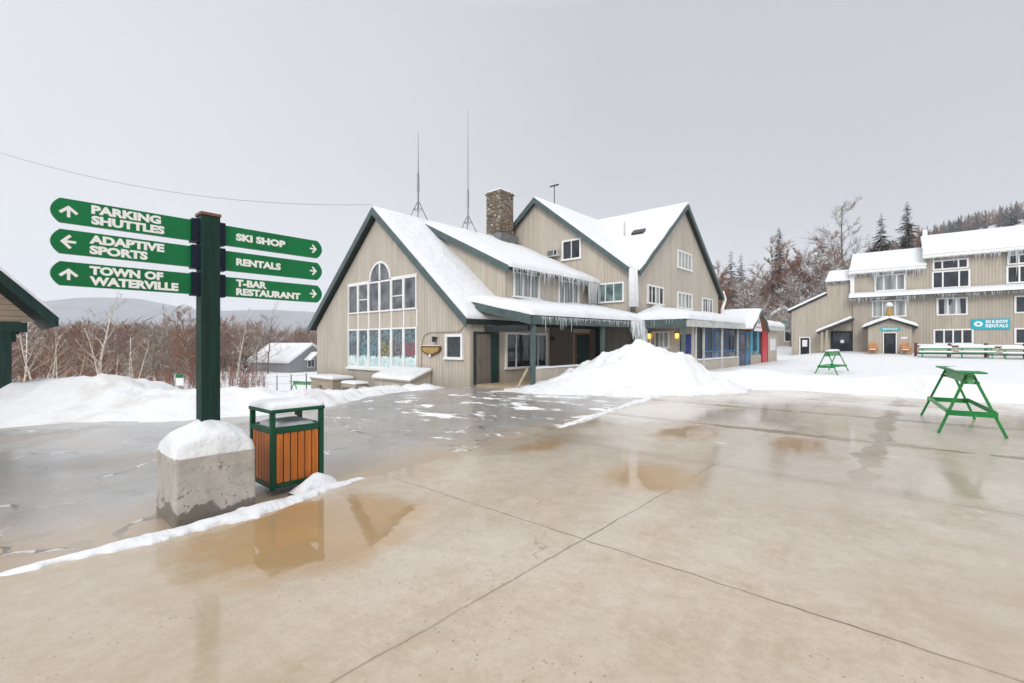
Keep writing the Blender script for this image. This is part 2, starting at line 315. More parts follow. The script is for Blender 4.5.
# barks and foliage, with real snow lying on what faces up
def bark(name, c, snow=.5, birch=False):
    m = N(name); f = m.noise(5, 4, m.coord())
    col = m.mix(m.rng(f, .3, .7), tuple(q * .65 for q in c), tuple(q * 1.3 for q in c))
    if birch: col = m.mix(m.math('GREATER_THAN', m.noise(6, 5, m.coord(), (1, 1, 5)), .62), col, (.06, .05, .045))
    nn = m.xyz(m.n('NewGeometry').outputs['Normal'])[2]
    s = m.math('MULTIPLY', m.rng(nn, .15, .5), m.math('GREATER_THAN', m.noise(.9, 4, m.pos()), 1 - snow))
    m.set('Base Color', m.mix(s, col, (.85, .86, .88))); m.set('Roughness', .85); m.set('Specular IOR Level', .15); MAT[name] = m.m
bark('bark_grey', (.15, .125, .105), .52); bark('twig_red', (.27, .185, .15), .32); bark('twig_tan', (.3, .24, .19), .42); bark('twig_grey', (.27, .24, .22), .55)
bark('birch_bark', (.62, .55, .47), .5, True); bark('birch_twig', (.36, .27, .2), .4)
bark('twig_rust', (.25, .125, .085), .2)
bark('needles', (.035, .055, .035), .36); bark('needles_far', (.03, .042, .034), .3); bark('far_wood', (.21, .125, .09), .14); bark('valley_twigs', (.3, .22, .18), .3)
m = N('mountain_wood'); f = m.noise(.012, 8, m.pos(), None, .7); m.set('Base Color', m.mix(m.rng(f, .35, .65), (.06, .065, .075), (.17, .175, .19))); m.set('Roughness', .9); MAT['mountain_wood'] = m.m
m = N('lamp_amber'); m.set('Base Color', (.9, .5, .1)); m.set('Emission Color', (1, .5, .08)); m.set('Emission Strength', 2.2); MAT['lamp_amber'] = m.m

# ------------------------------------------------------------------ mesh helpers
class MB:
    def __init__(s): s.v = []; s.f = []; s.mi = []
    def add(s, vs, fs, mi=0):
        k = len(s.v); s.v += [tuple(p) for p in vs]; s.f += [[k + i for i in q] for q in fs]; s.mi += [mi] * len(fs); return s
    def box(s, x0, x1, y0, y1, z0, z1, mi=0):
        x0, x1 = sorted((x0, x1)); y0, y1 = sorted((y0, y1)); z0, z1 = sorted((z0, z1))
        return s.add([(x0, y0, z0), (x1, y0, z0), (x1, y1, z0), (x0, y1, z0), (x0, y0, z1), (x1, y0, z1), (x1, y1, z1), (x0, y1, z1)],
                     [(0, 3, 2, 1), (4, 5, 6, 7), (0, 1, 5, 4), (1, 2, 6, 5), (2, 3, 7, 6), (3, 0, 4, 7)], mi)
    def beam(s, p, q, w_, h_, mi=0, up=(0, 0, 1)):
        p, q = Vector(p), Vector(q); d = (q - p).normalized(); u = Vector(up)
        if abs(d.dot(u)) > .98: u = Vector((1, 0, 0))
        r = d.cross(u).normalized() * (w_ / 2); u = r.cross(d).normalized() * (h_ / 2)
        c = [p - r - u, p + r - u, p + r + u, p - r + u, q - r - u, q + r - u, q + r + u, q - r + u]
        return s.add(c, [(0, 3, 2, 1), (4, 5, 6, 7), (0, 1, 5, 4), (1, 2, 6, 5), (2, 3, 7, 6), (3, 0, 4, 7)], mi)
    def tube(s, pts, rs, n=6, mi=0, cap=True):
        pts = [Vector(p) for p in pts]; vs = []; fs = []
        if isinstance(rs, (int, float)): rs = [rs] * len(pts)
        for i, p in enumerate(pts):
            d = (pts[min(i + 1, len(pts) - 1)] - pts[max(i - 1, 0)]).normalized()
            u = Vector((0, 0, 1)) if abs(d.z) < .9 else Vector((1, 0, 0)); a = d.cross(u).normalized(); b = d.cross(a)
            for k in range(n):
                t = 2 * math.pi * k / n; vs.append(p + (a * math.cos(t) + b * math.sin(t)) * rs[i])
        for i in range(len(pts) - 1):
            for k in range(n): fs.append((i * n + k, i * n + (k + 1) % n, (i + 1) * n + (k + 1) % n, (i + 1) * n + k))
        if cap: fs.append(tuple(range(n - 1, -1, -1))); fs.append(tuple(range((len(pts) - 1) * n, len(pts) * n)))
        return s.add(vs, fs, mi)
    def prism(s, poly, d, mi=0):            # closed polygon (3D points) pushed along d
        n = len(poly); P = [Vector(p) for p in poly]; D = Vector(d)
        nr = sum(((P[i] - P[0]).cross(P[(i + 1) % n] - P[0]) for i in range(1, n)), Vector())
        if nr.dot(D) > 0: P = P[::-1]
        return s.add(P + [p + D for p in P], [tuple(range(n)), tuple(range(2 * n - 1, n - 1, -1))] + [(i, i + n, (i + 1) % n + n, (i + 1) % n)[::1] for i in range(n)], mi)
    def build(s, name, mats, parent=None, smooth=False, bevel=0, fix=True):
        me = bpy.data.meshes.new(name); me.from_pydata(s.v, [], s.f)
        for q in (mats if isinstance(mats, (list, tuple)) else [mats]): me.materials.append(MAT[q])
        me.polygons.foreach_set('material_index', s.mi)
        if fix:
            import bmesh
            bm = bmesh.new(); bm.from_mesh(me); bmesh.ops.recalc_face_normals(bm, faces=bm.faces); bm.to_mesh(me); bm.free()
        if smooth: me.polygons.foreach_set('use_smooth', [True] * len(me.polygons))
        me.update()
        o = bpy.data.objects.new(name, me); COL.objects.link(o)
        if parent: o.parent = parent
        if bevel:
            bv = o.modifiers.new('bevel', 'BEVEL'); bv.width = bevel; bv.segments = 2; bv.limit_method = 'ANGLE'
        return o
def tag(o, label, cat, group=None, kind=None):
    if label: o['label'] = label
    if cat: o['category'] = cat
    if group: o['group'] = group
    if kind: o['kind'] = kind
    return o
def thing(name, label, cat, loc=(0, 0, 0), rz=0, group=None):
    o = bpy.data.objects.new(name, None); o.empty_display_size = .3; COL.objects.link(o); o.location = loc; o.rotation_euler = (0, 0, rz)
    return tag(o, label, cat, group)
def structure(o): o['kind'] = 'structure'; return o
def grid_mesh(name, mat, xs, ys, fz, parent=None, xf=None):
    me = bpy.data.meshes.new(name); nx, ny = len(xs), len(ys)
    vs = []
    for y in ys:
        for x_ in xs:
            X, Y = xf(x_, y) if xf else (x_, y); vs.append((X, Y, fz(x_, y)))
    fs = [(j * nx + i, j * nx + i + 1, (j + 1) * nx + i + 1, (j + 1) * nx + i) for j in range(ny - 1) for i in range(nx - 1)]
    me.from_pydata(vs, [], fs); me.materials.append(MAT[mat]); me.polygons.foreach_set('use_smooth', [True] * len(fs)); me.update()
    if me.polygons[0].normal.z < 0: me.flip_normals()
    o = bpy.data.objects.new(name, me); COL.objects.link(o)
    if parent: o.parent = parent
    return o
def rngf(a, b, st): n = max(1, int(round((b - a) / st))); return [a + (b - a) * i / n for i in range(n + 1)]
def edges(Ln, st, th):
    n = max(2, int(Ln / st)); e = [0, .12 * th, .45 * th, 1.1 * th]
    return sorted(set([x_ for x_ in e] + [1.1 * th + (Ln - 2.2 * th) * i / n for i in range(n + 1)] + [Ln - x_ for x_ in e]))
def snow_slab(mb, c00, c10, c11, c01, th, st=.45, up=(0, 0, 1), rough=.25, seed=0, sag=0):
    """a blanket of snow with rounded edges lying on the quad c00 c10 c11 c01"""
    c00, c10, c11, c01 = map(Vector, (c00, c10, c11, c01)); U = Vector(up)
    Lu = ((c10 - c00).length + (c11 - c01).length) / 2; Lv = ((c01 - c00).length + (c11 - c10).length) / 2
    us, vs_ = edges(Lu, st, th), edges(Lv, st, th); top = []; bot = []
    for v in vs_:
        for u in us:
            a, b = u / Lu, v / Lv
            p = (c00 * (1 - a) + c10 * a) * (1 - b) + (c01 * (1 - a) + c11 * a) * b
            e = min(u, Lu - u, v, Lv - v); k = min(1, e / (1.1 * th)); k = math.sqrt(max(0, 1 - (1 - k) ** 2))
            g = nz(p.x * .8 + seed, p.y * .8, p.z * .5) * .6 + nz(p.x * 2.3, p.y * 2.3 + seed, p.z) * .3
            t_ = th * k * (1 + rough * g)
            edge_wob = Vector((nz(p.x * 1.3, p.y * 1.3, seed), nz(p.y * 1.3, p.x * 1.3, seed + 5), 0)) * (.07 if e < th else 0) * min(1, th * 4)
            q = p + U * t_ + edge_wob; top.append(q); bot.append(p - U * .002)
    n = len(us); N_ = len(top)
    fs = [(j * n + i, j * n + i + 1, (j + 1) * n + i + 1, (j + 1) * n + i) for j in range(len(vs_) - 1) for i in range(n - 1)]
    mb.add(top, fs)
    return mb
def icicles(mb, p0, p1, n, lo, hi, seed=1, r=.022, big=0):
    rn = random.Random(seed); p0, p1 = Vector(p0), Vector(p1)
    for i in range(n):
        t = (i + rn.random()) / n; p = p0.lerp(p1, t)
        env = .35 + 1.0 * abs(nz(t * 9 + seed, seed * 1.3)) * 2 + (.8 if rn.random() < .05 else 0)
        l = (lo + (hi - lo) * rn.random() ** 2) * env; rr = r * (.6 + l * .55) * rn.uniform(.7, 1.2)
        p = p + Vector((rn.uniform(-.03, .03), rn.uniform(-.03, .03), .04))
        q = p + Vector((rn.uniform(-.02, .02), rn.uniform(-.02, .02), -l))
        mb.tube([p, p.lerp(q, .4), p.lerp(q, .8), q], [rr, rr * .62, rr * .3, .002], 5, cap=False)
    return mb
def face_map(face, pos):      # (u, z, n) on a wall -> local xyz; 'f' faces -y, 'r' faces +x
    if face == 'f': return lambda u, z, n: (u, pos - n, z)
    return lambda u, z, n: (pos + n, u, z)
def fbox(mb, fm, u0, u1, z0, z1, n0, n1, mi=0):
    a, b = fm(u0, z0, n0), fm(u1, z1, n1); return mb.box(a[0], b[0], a[1], b[1], a[2], b[2], mi)
def window(parent, face, pos, u0, u1, z0, z1, cols=(.5,), rows=(), fw=.08, gl='glass', sill=True, bar=.05, name='window', panes=None):
    """white framed window: the frame is the part, its panes are the sub-part"""
    fm = face_map(face, pos); mb = MB(); d = .07
    fbox(mb, fm, u0 - fw, u1 + fw, z1, z1 + fw, -.01, d); fbox(mb, fm, u0 - fw * (1.5 if sill else 1), u1 + fw * (1.5 if sill else 1), z0 - fw, z0, -.01, d + (.05 if sill else 0))
    fbox(mb, fm, u0 - fw, u0, z0, z1, -.01, d); fbox(mb, fm, u1, u1 + fw, z0, z1, -.01, d)
    W = u1 - u0; Hh = z1 - z0; ux = [u0] + [u0 + W * c for c in cols] + [u1]
    for c in cols: fbox(mb, fm, u0 + W * c - bar / 2, u0 + W * c + bar / 2, z0, z1, -.01, d - .012)
    for r_ in rows:
        zz = z0 + Hh * (r_[0] if isinstance(r_, tuple) else r_); ii = r_[1] if isinstance(r_, tuple) else range(len(ux) - 1)
        for i in ii:
            fbox(mb, fm, ux[i] + bar / 2 + .001, ux[i + 1] - bar / 2 - .001, zz - bar / 2, zz + bar / 2, -.01, d - .02)
    o = mb.build(name, 'white_trim', parent)
    pm = MB()
    for i in range(len(ux) - 1):
        fbox(pm, fm, ux[i] - .004, ux[i + 1] + .004, z0 - .004, z1 + .004, .004, .016)
    pm.build('pane', gl, o)
    return o
def door(parent, face, pos, u0, u1, z0, z1, mat, frame='white_trim', fw=.08, glazed=None, handle=True, name='door'):
    fm = face_map(face, pos); mb = MB()
    fbox(mb, fm, u0, u1, z0, z1, .003, .05)
    for k in range(2):  # raised rails
        zz = z0 + (z1 - z0) * (.08 + .46 * k); fbox(mb, fm, u0 + .1, u1 - .1, zz, zz + (z1 - z0) * .38, .05, .062)
    o = mb.build(name, mat, parent); fr = MB()
    fbox(fr, fm, u0 - fw, u1 + fw, z1 + .002, z1 + fw, -.01, .075); fbox(fr, fm, u0 - fw, u0 - .002, z0, z1, -.01, .075); fbox(fr, fm, u1 + .002, u1 + fw, z0, z1, -.01, .075)
    fr.build('frame', frame, o)
    if glazed:
        g = MB(); fbox(g, fm, u0 + .14, u1 - .14, z0 + (z1 - z0) * .52, z1 - .16, .063, .07); g.build('pane', glazed, o)
    if handle:
        h = MB(); u = u0 + .1; h.tube([fm(u, z0 + 1.0, .05), fm(u, z0 + 1.0, .11), fm(u + .12, z0 + 1.0, .11)], .014, 6); h.build('handle', 'metal_grey', o)
    return o
_dg = None
def text_obj(name, body, wdt, hgt, mat, parent, place, bold=.018, depth=.006):
    """lettering as a solid mesh stretched to wdt x hgt; place(x, y, n) gives local coordinates"""
    cu = bpy.data.curves.new(name, 'FONT'); cu.body = body; cu.size = 1; cu.offset = bold; cu.resolution_u = 3; cu.fill_mode = 'FRONT'
    tmp = bpy.data.objects.new(name, cu); COL.objects.link(tmp)
    dg = bpy.context.evaluated_depsgraph_get(); dg.update()
    src = bpy.data.meshes.new_from_object(tmp.evaluated_get(dg))
    vs = [v.co.copy() for v in src.vertices]; fs = [list(p.vertices) for p in src.polygons]
    bpy.data.objects.remove(tmp); bpy.data.curves.remove(cu); bpy.data.meshes.remove(src)
    x0 = min(v.x for v in vs); x1 = max(v.x for v in vs); y0 = min(v.y for v in vs); y1 = max(v.y for v in vs)
    k = len(vs); P = [place((v.x - x0) / (x1 - x0) * wdt, (v.y - y0) / (y1 - y0) * hgt, depth) for v in vs] + [place((v.x - x0) / (x1 - x0) * wdt, (v.y - y0) / (y1 - y0) * hgt, 0) for v in vs]
    cnt = {}
    for q in fs:
        for i in range(len(q)):
            e = (q[i], q[(i + 1) % len(q)]); cnt[e] = 1
    side = [(a, b, b + k, a + k) for (a, b) in cnt if (b, a) not in cnt]
    mb = MB(); mb.add(P, fs + side); return mb.build(name, mat, parent)

# ================================================================== SETTING: ground, snow, paving, hills
def paved(a, b): return sstep(17, 14, a) * sstep(-60, -50, a) * sstep(9, 6, b)
def gz(x, y):
    a, b = toab(x, y); n = fbm(x, y, .05, 4) * (.5 if math.hypot(x, y) > 40 else .1)
    d = math.hypot(x, y)
    lodge = .25 * sstep(26, 20, d)
    rf = .35 * sstep(75, 62, y) * sstep(2, 6, x) * sstep(-6, 0, y)
    return T(x, y) + n * sstep(14, 40, d) - .3 * paved(a, b) - rf - lodge
rad = [0]; r_ = 1.5
while r_ < 4200: rad.append(r_); r_ *= 1.075
def polar(name, mat):
    na = 240; vs = [(0, 0, gz(0, 0))]; fs = []
    for r in rad[1:]:
        for k in range(na):
            t = 2 * math.pi * k / na; x, y = r * math.sin(t), r * math.cos(t); vs.append((x, y, gz(x, y)))
    for k in range(na): fs.append((0, 1 + (k + 1) % na, 1 + k))
    for j in range(len(rad) - 2):
        for k in range(na):
            a, b = 1 + j * na + k, 1 + j * na + (k + 1) % na; fs.append((a, b, b + na, a + na))
    me = bpy.data.meshes.new(name); me.from_pydata(vs, [], fs); me.materials.append(MAT[mat]); me.polygons.foreach_set('use_smooth', [True] * len(fs)); me.update()
    if me.polygons[300].normal.z < 0: me.flip_normals()
    o = bpy.data.objects.new(name, me); COL.objects.link(o); return structure(o)
polar('ground', 'snow')

EDGE = [(-40, -8.75), (-13, -8.72), (-10.5, -8.55), (-5.7, -8.26), (-.3, -7.54), (4, -7.0), (12, -6.2)]
def edge_a(b):
    for (b0, a0), (b1, a1) in zip(EDGE, EDGE[1:]):
        if b <= b1: return a0 + (a1 - a0) * (b - b0) / (b1 - b0)
    return EDGE[-1][1]
rz1 = math.atan2(-AX.y, -AX.x)
def in_lodge_frame(o): o.location = O1; o.rotation_euler = (0, 0, rz1); return o
# plaza slab (local x = -a, y = b): top sheet plus its edge face
ys = rngf(-34, 9, .5); mb = MB(); vs_ = []; cols_ = [0, 2, 6, 12, 20, 40]
for y in ys:
    e = -edge_a(y) + .015 * nz(y * 3, 1)
    for k, cx_ in enumerate(cols_): vs_.append((e + cx_, y, 0))
    vs_.append((e - .02, y, -.12))
n = len(cols_) + 1; fs = []
for j in range(len(ys) - 1):
    for k in range(len(cols_) - 1): fs.append((j * n + k, j * n + k + 1, (j + 1) * n + k + 1, (j + 1) * n + k))
    fs.append((j * n + n - 1, j * n, (j + 1) * n, (j + 1) * n + n - 1))
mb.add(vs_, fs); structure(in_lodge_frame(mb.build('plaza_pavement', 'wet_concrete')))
# asphalt lot, sloping away to the left
def asph(xl, yl):
    a = -xl; b = yl; P = AB(a, b); return T(P.x, P.y) - .05 + .02 * fbm(P.x, P.y, .25, 2) * sstep(-8.6, -7, a)
structure(in_lodge_frame(grid_mesh('asphalt_lot', 'wet_asphalt', rngf(-16, 8.9, .6), rngf(-30, 8.5, .6), asph)))
# access road beyond the left bank
def roadz(xl, yl): P = AB(-xl, yl); return gz(P.x, P.y) + .09 + .02 * nz(P.x, P.y)
structure(in_lodge_frame(grid_mesh('access_road', 'wet_asphalt', rngf(-25.5, -22.2, .55), rngf(-16, 14, 1), roadz)))

# snow field right of the plaza, running up to the buildings
SE = [(-2, 20.5), (2.5, 17.6), (5.2, 16.2), (7.3, 17.9), (9, 17.5), (10.4, 17.0), (12.2, 15.0), (14.5, 13.5), (19, 11.6), (30, 9.0), (60, 3)]
def se_y(x):
    for (x0, y0), (x1, y1) in zip(SE, SE[1:]):
        if x <= x1: return y0 + (y1 - y0) * (x - x0) / (x1 - x0)
    return SE[-1][1]
def chunks_(x, y):
    d, pts = noise.voronoi(Vector((x * 1.7, y * 1.7, 3))); return max(0, .5 - d[0]) ** .6 * max(0, noise.noise(pts[0] * 3.1) + .1)
def field(x, y):
    d = y - se_y(x) + .55 * fbm(x, y, .7, 3)
    a, b = toab(x, y)
    h = -.1 + .17 * sstep(-.25, .6, d) + .08 * sstep(.5, 4, d) + (.46 + .3 * nz(x * .5, y * .5, 4)) * sstep(0, 1.0, d) * sstep(4.5, 1.5, d) + .16 * chunks_(x, y) * sstep(.2, .8, d) * sstep(7, 2, d) + .05 * fbm(x, y, .6, 4) * sstep(.3, 2, d) + .03 * nz(x * 2.2, y * 2.2)
    left = sstep(-1.2, .5, x - (2.3 + .25 * (y - 18)))     # fades out into the drive in front of the entrance
    return T(x, y) * 1.0 + h - .5 * (1 - left)
structure(grid_mesh('snow_field', 'snow', rngf(1.5, 22, .3) + rngf(23, 90, 1.6), rngf(2, 34, .3) + rngf(35, 80, 1.5), field))

# ================================================================== LODGE (local x = -a, y = b)
lodge = thing('ski_lodge', 'large tan board-sided lodge with steep snowy gables, icicles and a long covered porch', 'lodge', O1, rz1)
PK1, EV1 = 8.4, 2.71                     # front gable: ridge x = -6.62
def gable_wall(parent, x0, x1, y, zb, ze, zp, th, mat, name='wall', face='f'):
    xm = (x0 + x1) / 2
    poly = [(x0, zb), (x1, zb), (x1, ze), (xm, zp), (x0, ze)]
    mb = MB()
    if face == 'f': mb.prism([(u, y, z) for u, z in poly], (0, th, 0))
    else: mb.prism([(y, u, z) for u, z in poly], (-th, 0, 0))
    return mb.build(name, mat, parent)
gable_wall(lodge, -13.0, 0, 0, -3, 2.66, 8.18, .2, 'tan_siding')
mb = MB(); mb.box(-.2, 0, .203, 10.3, -.6, 2.5); mb.box(-13.0, -12.8, .203, 10.3, -4, 2.6); mb.build('wall', 'tan_siding', lodge)
sl = (PK1 - EV1) / 6.74
# roof slabs of the front wing
def roof_pair(parent, xm, zp, half, slope, y0, y1, th=.2, ext=.35, mat='dark_trim', lim=None, name='roof'):
    r = None
    for s_ in (-1, 1):
        hw = half + ext if not lim or lim[0 if s_ < 0 else 1] is None else lim[0 if s_ < 0 else 1]
        x1 = xm + s_ * hw; z1 = zp - slope * hw; mb = MB()
        mb.prism([(xm, y0, zp), (x1, y0, z1), (x1, y0, z1 - th), (xm, y0, zp - th)], (0, y1 - y0, 0)); o = mb.build(name, mat, parent)
        r = (r or []) + [o]
    return r
rl, rr = roof_pair(lodge, -6.62, PK1, 6.74, sl, -.3, 10.3, .2, .02)
def rake(parent, p, q, hgt=.3, th=.06, mat='green_trim'):     # barge board under the roof edge, facing -y
    mb = MB(); p, q = Vector(p), Vector(q)
    mb.prism([p, q, q - Vector((0, 0, hgt)), p - Vector((0, 0, hgt))], (0, -th, 0)); return mb.build('barge_board', mat, parent)
rake(rl, (-6.62, -.303, PK1 + .03), (-13.5, -.303, PK1 + .03 - sl * 6.88), .36)
rake(rr, (-6.62, -.303, PK1 + .03), (.14, -.303, PK1 + .03 - sl * 6.76), .36)
mb = snow_slab(MB(), (-6.62, -.3, PK1), (-6.62, 10.2, PK1), (.1, 10.2, PK1 - sl * 6.72), (.1, -.3, PK1 - sl * 6.72), .16, .5); mb.build('snow', 'snow', rr, True)
mb = snow_slab(MB(), (-6.62, -.3, PK1), (-13.3, -.3, PK1 - sl * 6.68), (-13.3, 10.2, PK1 - sl * 6.68), (-6.62, 10.2, PK1), .12, .6); mb.build('snow', 'snow', rl, True)

# big gable window: six lights below, six above, arched pair in the middle
ux = [-9.39 + 5.96 * k / 6 for k in range(7)]
def lights(z0, z1, k, gl, rows=()): return window(lodge, 'f', 0, ux[k] + .08, ux[k + 1] - .08, z0, z1, (), rows, .075, gl, False)
for k in range(6):
    lights(.56, 2.40, k, 'poster_film_%d' % k)
    lights(3.36, 4.74, k, 'glass_grey' if k != 5 else 'glass_grey', ((.45, [0]),) if k in (1, 4) else ())
fm = face_map('f', 0)
for k in range(7): mb = MB(); fbox(mb, fm, ux[k] - .04, ux[k] + .04, 2.48, 3.28, -.01, .05); mb.build('mullion', 'white_trim', lodge)
for q in ((ux[0] - .1, ux[6] + .1, .38, .484, -.01, .14), (ux[0] - .02, ux[2], 4.82, 4.9, -.01, .06), (ux[4], ux[6] + .02, 4.82, 4.9, -.01, .06)): mb = MB(); fbox(mb, fm, *q); mb.build('window_trim', 'white_trim', lodge)
cxm = (ux[2] + ux[4]) / 2; ra = .93; mb = MB(); N_ = 20
for k in range(N_):
    a0, a1 = math.pi * k / N_, math.pi * (k + 1) / N_
    P = [(cxm + rr_ * math.cos(t), -.06, 4.86 + rr_ * math.sin(t)) for rr_, t in ((ra, a0), (ra, a1), (ra - .1, a1), (ra - .1, a0))]
    mb.prism(P, (0, .07, 0))
mb.box(cxm - .05, cxm + .05, -.06, 0, 4.86, 4.86 + ra - .1); arch = mb.build('arched_window', 'white_trim', lodge)
mb = MB(); mb.prism([(cxm + (ra - .09) * math.cos(math.pi * k / N_), -.016, 4.83 + (ra - .09) * math.sin(math.pi * k / N_)) for k in range(N_ + 1)], (0, .012, 0)); mb.build('pane', 'glass_grey', arch)
window(lodge, 'f', 0, -1.36, -.5, 1.16, 2.0, (), (), .11, 'glass', True)
# wall lamp, conduit and routed sign of the front gable
mb = MB(); mb.tube([(-2.08, 0, 1.95), (-2.08, -.16, 1.95)], .05, 8); mb.tube([(-2.08, -.14, 1.8), (-2.08, -.2, 2.02)], [.1, .06], 8); mb.build('wall_lamp', 'dark_metal', lodge)
mb = MB(); mb.tube([(-3.12, -.03, .4), (-3.12, -.03, 1.55), (-2.95, -.03, 2.05), (-2.6, -.03, 2.2), (-.6, -.03, 2.22), (-.3, -.03, 2.45), (-.02, -.05, 2.75)], .022, 6); mb.build('conduit', 'tan_box', lodge)
sg = [(-3.02, 1.62), (-1.78, 1.62), (-1.72, 1.5), (-1.85, 1.34), (-2.15, 1.24), (-2.4, 1.16), (-2.65, 1.24), (-2.95, 1.34), (-3.08, 1.5)]
mb = MB(); mb.prism([(x, -.035, z) for x, z in sg], (0, -.06, 0)); so = mb.build('name_board', 'maroon', lodge)
mb = MB(); mb.prism([(-2.4 + (x + 2.4) * .86, -.096, 1.43 + (z - 1.43) * .66) for x, z in sg], (0, -.01, 0)); mb.build('gilt_panel', 'gold_paint', so)
mb = MB(); mb.tube([(-2.42, -.1, 1.2), (-2.42, -.125, 1.2)], .06, 10); mb.build('emblem', 'poster_white', so)
snow_slab(MB(), (-3.02, -.1, 1.62), (-1.78, -.1, 1.62), (-1.78, -.03, 1.62), (-3.02, -.03, 1.62), .035, .2).build('snow', 'snow', so, True)

# side wall on the porch: entrance, picture window, flat panel painted as a shaded opening
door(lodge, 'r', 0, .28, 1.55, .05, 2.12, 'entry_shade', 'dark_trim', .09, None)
mb = MB(); mb.box(.068, .085, 1.15, 1.54, .06, 2.1); mb.build('side_panel', 'door_green', lodge)
window(lodge, 'r', 0, 2.2, 5.0, .68, 2.12, (.22, .78), (), .1, 'glass', True)
for y0, y1 in ((5.35, 7.35), (9.05, 9.5)): mb = MB(); mb.box(.004, .05, y0, y1, .06, 2.9); mb.build('shaded_siding', 'brown_siding_shaded', lodge)  # brown boards, with the porch shade put into their colour
door(lodge, 'r', .0, 7.6, 8.9, .06, 2.2, 'door_green', 'stair_wood', .08, None)
mb = MB(); mb.box(.004, .03, 9.55, 10.3, .06, 2.6); mb.build('opening_shade', 'door_dark', lodge)  # thin dark sheet painting the shade inside the opening
mb = MB(); mb.tube([(.0, 5.45, 2.0), (.15, 5.45, 2.02)], .05, 8); mb.tube([(.15, 5.45, 1.88), (.15, 5.45, 2.1)], [.09, .05], 8); mb.build('wall_lamp', 'dark_metal', lodge)
mb = MB(); mb.box(.003, 2.5, .3, 10.2, -.4, .05); mb.build('porch_floor', 'wood_plank', lodge)

# first porch roof: rakes down from the wing roof to posts at x = 2.5
def zE(y): return 2.46 + .0085 * max(0, y - .7)                     # underside of the eave beam, rising slightly
P1 = [(-.72, .7, 3.42), (2.62, .7, 2.66), (2.62, 9.8, 2.74), (-.5, 10.3, 3.62)]
mb = MB(); mb.prism([Vector(p) for p in P1], (0, 0, .14)); porch = mb.build('porch_roof', 'soffit', lodge)
snow_slab(MB(), (-.9, .62, 3.55), (2.7, .62, 2.8), (2.75, 10.5, 2.9), (-.6, 10.32, 3.72), .3, .4, rough=.5).build('snow', 'snow', porch, True)
mb = MB(); mb.prism([(-.3, .66, 3.44), (2.66, .66, 2.78), (2.66, .66, 2.44), (-.3, .66, 3.12)], (0, -.07, 0)); mb.prism([(2.62, .72, 2.79), (2.62, 9.8, 2.87), (2.62, 9.8, 2.55), (2.62, .72, 2.46)], (.06, 0, 0)); mb.build('fascia', 'green_trim', porch)
mb = MB(); mb.box(.1, 2.4, .75, .95, 2.2, 2.45); mb.build('tie_beam', 'dark_trim', porch)
icicles(MB(), (2.7, 1.2, 2.72), (2.7, 9.8, 2.8), 120, .12, .6, 3, .034).build('icicle_fringe', 'ice', porch, True)['kind'] = 'stuff'
def post(x, y, z0, z1, s=.16, mat='green_trim'):
    mb = MB(); mb.box(x - s / 2, x + s / 2, y - s / 2, y + s / 2, z0, z1); mb.box(x - s / 2 - .03, x + s / 2 + .03, y - s / 2 - .03, y + s / 2 + .03, z0, z0 + .12); return mb.build('porch_post', mat, lodge, bevel=.01)
for y in (.95, 6.1, 9.55): post(2.5, y, -.2, zE(y) + .02)
mb = MB(); mb.box(2.44, 2.56, 1.05, 9.4, -.3, .74); kn = mb.build('porch_parapet', 'tan_siding', lodge)
snow_slab(MB(), (2.42, 1.05, .745), (2.58, 1.05, .745), (2.58, 9.4, .745), (2.42, 9.4, .745), .07, .3).build('snow', 'snow', kn, True)

# shed dormer
DZ = lambda x: 5.36 + (x + .54) * (-.485)
mb = MB(); mb.prism([(-6.5, 2.7, 8.0), (-.54, 2.7, 5.26), (-.54, 2.7, 3.3), (-1.2, 2.7, 3.6)], (0, .15, 0)); mb.box(-.7, -.54, 2.853, 10.3, 2.9, 5.25); mb.build('dormer_wall', 'tan_siding', lodge)
mb = MB(); mb.prism([(-6.62, 2.5, 8.28), (-.15, 2.5, 5.16), (-.15, 2.5, 5.0), (-6.62, 2.5, 8.1)], (0, 7.8, 0)); dr = mb.build('dormer_roof', 'dark_trim', lodge)
rake(dr, (-6.4, 2.497, 8.24), (-.13, 2.497, 5.22), .34)
snow_slab(MB(), (-6.8, 2.48, 8.3), (-.1, 2.48, 5.16), (-.1, 10.4, 5.16), (-6.8, 10.4, 8.3), .24, .45, rough=.5).build('snow', 'snow', dr, True)
icicles(MB(), (-.1, 2.7, 5.1), (-.1, 10.25, 5.1), 105, .15, .8, 5, .04).build('icicle_fringe', 'ice', dr, True)['kind'] = 'stuff'
mb = MB()
for k in range(16): y = 9.1 + 1.2 * random.random(); mb.tube([(-.12 + random.uniform(-.08, .08), y, 5.1), (-.12, y, 4.5), (-.12, y, 3.75)], [.09, .06, .02], 6)
mb.build('ice_column', 'ice', dr, True)
window(lodge, 'r', -.54, 3.35, 5.1, 3.95, 5.02, (.33, .66), (), .09, 'glass_curtain')
window(lodge, 'r', -.54, 6.9, 8.6, 3.86, 4.98, (.25, .75), (), .09, 'glass_curtain')

